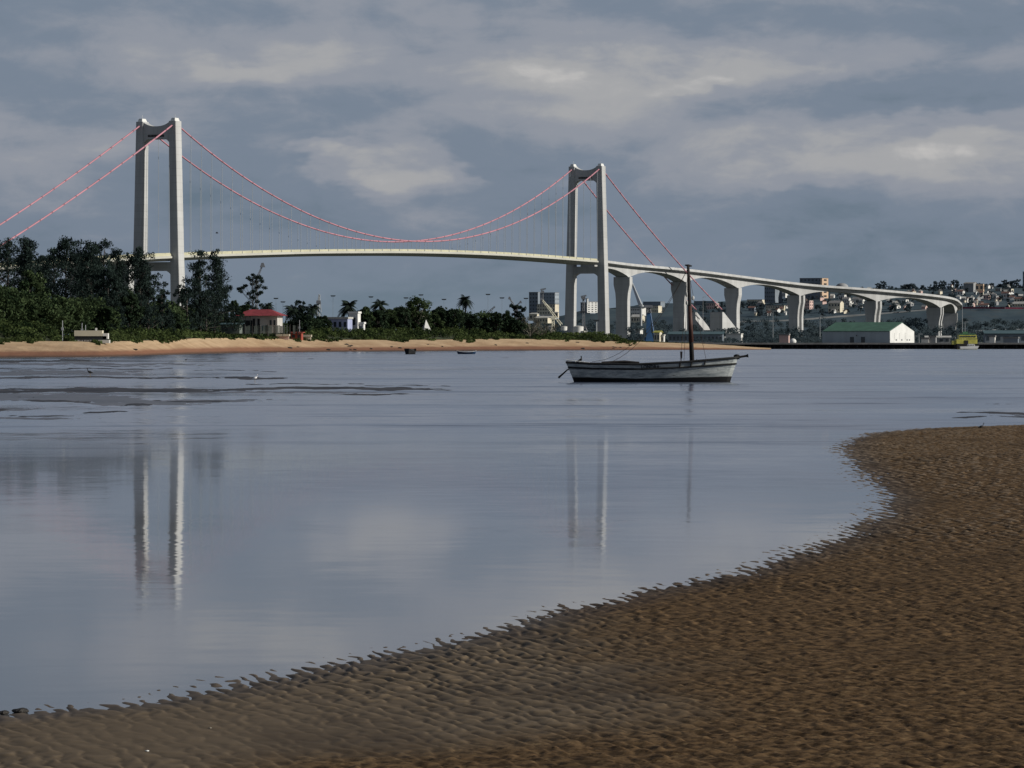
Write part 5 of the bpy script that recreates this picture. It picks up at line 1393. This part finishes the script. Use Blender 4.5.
# leaf litter dune under the scrub, so no sky shows through
pc = np.arange(-150, 700, 3.0); tt = np.linspace(0, 1, 8); PHx, T = np.meshgrid(pc, tt)
yb = np.interp(PHx, btx, bty); yt = np.minimum(np.interp(PHx, spx, spy)+3.2, yb-.2)
Dd = beach_td(PHx)+4+T*21; Zd = H+(HY-(yb+.3+(yt-yb)*T))/F*Dd-.25+.2*fbm(PHx/6,T*5,3)
Zd[-1] = 0.5
struct(gridmesh('dune', gx(PHx, Dd), Dd, Zd, mat('dune_soil',(0.035,0.045,0.022),.95,.4,.6)))

# dark thicket between and under the tall trees
rng = np.random.default_rng(8); C = []; R = []
TH = [(-130,285),(0,290),(60,300),(120,300),(180,306),(215,312),(236,325),(285,326),(300,318),(325,322),(345,322),(362,314),(380,311),(420,313),(450,311),(480,313),(505,315),(520,322),(540,333),(560,336)]
thx, thy = zip(*TH)
for i in range(1900):
    px = rng.uniform(-130, 556); y1 = float(np.interp(px, thx, thy)); y0 = 336
    if 326 < px < 362: y1 = 326
    py = y0+(y1-y0)*rng.random(); D = float(beach_td(px))+rng.uniform(42, 62); v = at(px, py, D); C.append([v.x, D, v.z]); R.append(rng.uniform(.8,1.7))
Q = leaves(C, R, 44, .55, rng, .85)
o = quads('thicket', Q, M['leaf_mid']); tag(o, 'dark thicket filling the gaps under the tall shore trees', 'thicket', None, 'stuff')

# far trees on the hillside, built once and copied
def far_tree(seed, Hm, Wm, pine=False):
    rng = np.random.default_rng(seed); t = thing('hillside_tree', 'dark tree among the houses on the far hillside', 'tree', (0,0,0), 0, 'dark trees scattered over the far hillside')
    C = []; R = []
    for i in range(16):
        u = rng.random(); C.append([rng.normal()*Wm*.22*(1.2-u*.5), rng.normal()*Wm*.2, Hm*(.3+.62*u)]); R.append(Wm*rng.uniform(.12,.2))
    MB().tube([(0,0,-1),(0,0,Hm*.6)], [.5,.2], 6).build('trunk', M['bark'], t)
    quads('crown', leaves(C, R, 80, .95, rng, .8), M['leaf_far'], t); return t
pro = [far_tree(1, 11, 11), far_tree(2, 9, 13), far_tree(3, 14, 10)]
used = [False]*3
def put_far(px, py, D=None, sc_=1.0):
    D = D or hill_D(px, py); v = at(px, py, D); i = rr.randrange(3)
    if not used[i]: used[i] = True; pro[i].location = v; pro[i].scale = (sc_,)*3; return pro[i]
    return dup(pro[i], v, rr.uniform(0, 6), sc_)
for px in list(np.arange(880, 1060, 4.2)):
    y = float(np.interp(px, rpx, rpy)); put_far(px+rr.uniform(-1.5,1.5), y+1.8, 4700, rr.uniform(.35,.75))
for px in (880,884,905,909,913,935,941,944,954,958,1005,1012,1017): put_far(px, float(np.interp(px, rpx, rpy))+2, 4690, rr.uniform(.7,1.0))
for i in range(200):
    px = rr.uniform(690, 1050); lo = float(np.interp(px, rpx, rpy))+1.5; hi = float(np.interp(px, fpx, fpy))+.5
    put_far(px, rr.uniform(lo, hi), None, rr.uniform(.35,.75))
# darker tree belt at the foot of the hill and behind the wharf
def belt(name, label, p0, p1, D0, D1, zmax, nC, seed, m='leaf_far', size=1.6, z0=1.2, rad=(1.6,3.6), per=110):
    rng = np.random.default_rng(seed); C = []; R = []
    for i in range(nC):
        px = rng.uniform(p0, p1); D = rng.uniform(D0, D1); r = rng.uniform(*rad)
        C.append([gx(px, D), D, z0+rng.random()**1.4*zmax]); R.append(r)
    o = quads(name, leaves(C, R, per, size*.5, rng, .7), M[m]); o['kind'] = 'stuff'; o['label'] = label; o['category'] = 'woodland'
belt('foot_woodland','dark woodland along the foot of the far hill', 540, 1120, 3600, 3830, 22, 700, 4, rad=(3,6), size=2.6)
belt('shore_bushes','dark bushes on the far bank behind the wharf', 630, 1120, 2100, 2900, 9, 520, 5, rad=(2,4), size=2.0)
belt('wharf_bushes','low dark bushes directly behind the wharf', 690, 925, 1290, 1330, 2.2, 260, 6, rad=(.7,1.4), size=.6)

# driftwood and weed lumps along the far beach
rd = random.Random(9)
for i in range(22):
    px = rd.uniform(2, 640); u = rd.uniform(.12, .8); D = float(beach_wd(px)+(beach_td(px)-beach_wd(px))*u); r = rd.uniform(.15, .4)
    mb = MB().ball((0,0,0), (r*1.6, r, r*.6), 7, 5); mb.v = [(x+rd.uniform(-.2,.2)*r, y, z+rd.uniform(-.15,.2)*r) for x, y, z in mb.v]
    o = mb.build('driftwood', M['stone']); o.location = (gx(px, D), D, float(beach_tz(px))*u*.98+.05)
    tag(o, 'small dark lump of driftwood and weed lying on the far beach', 'driftwood', 'driftwood lumps on the far beach')
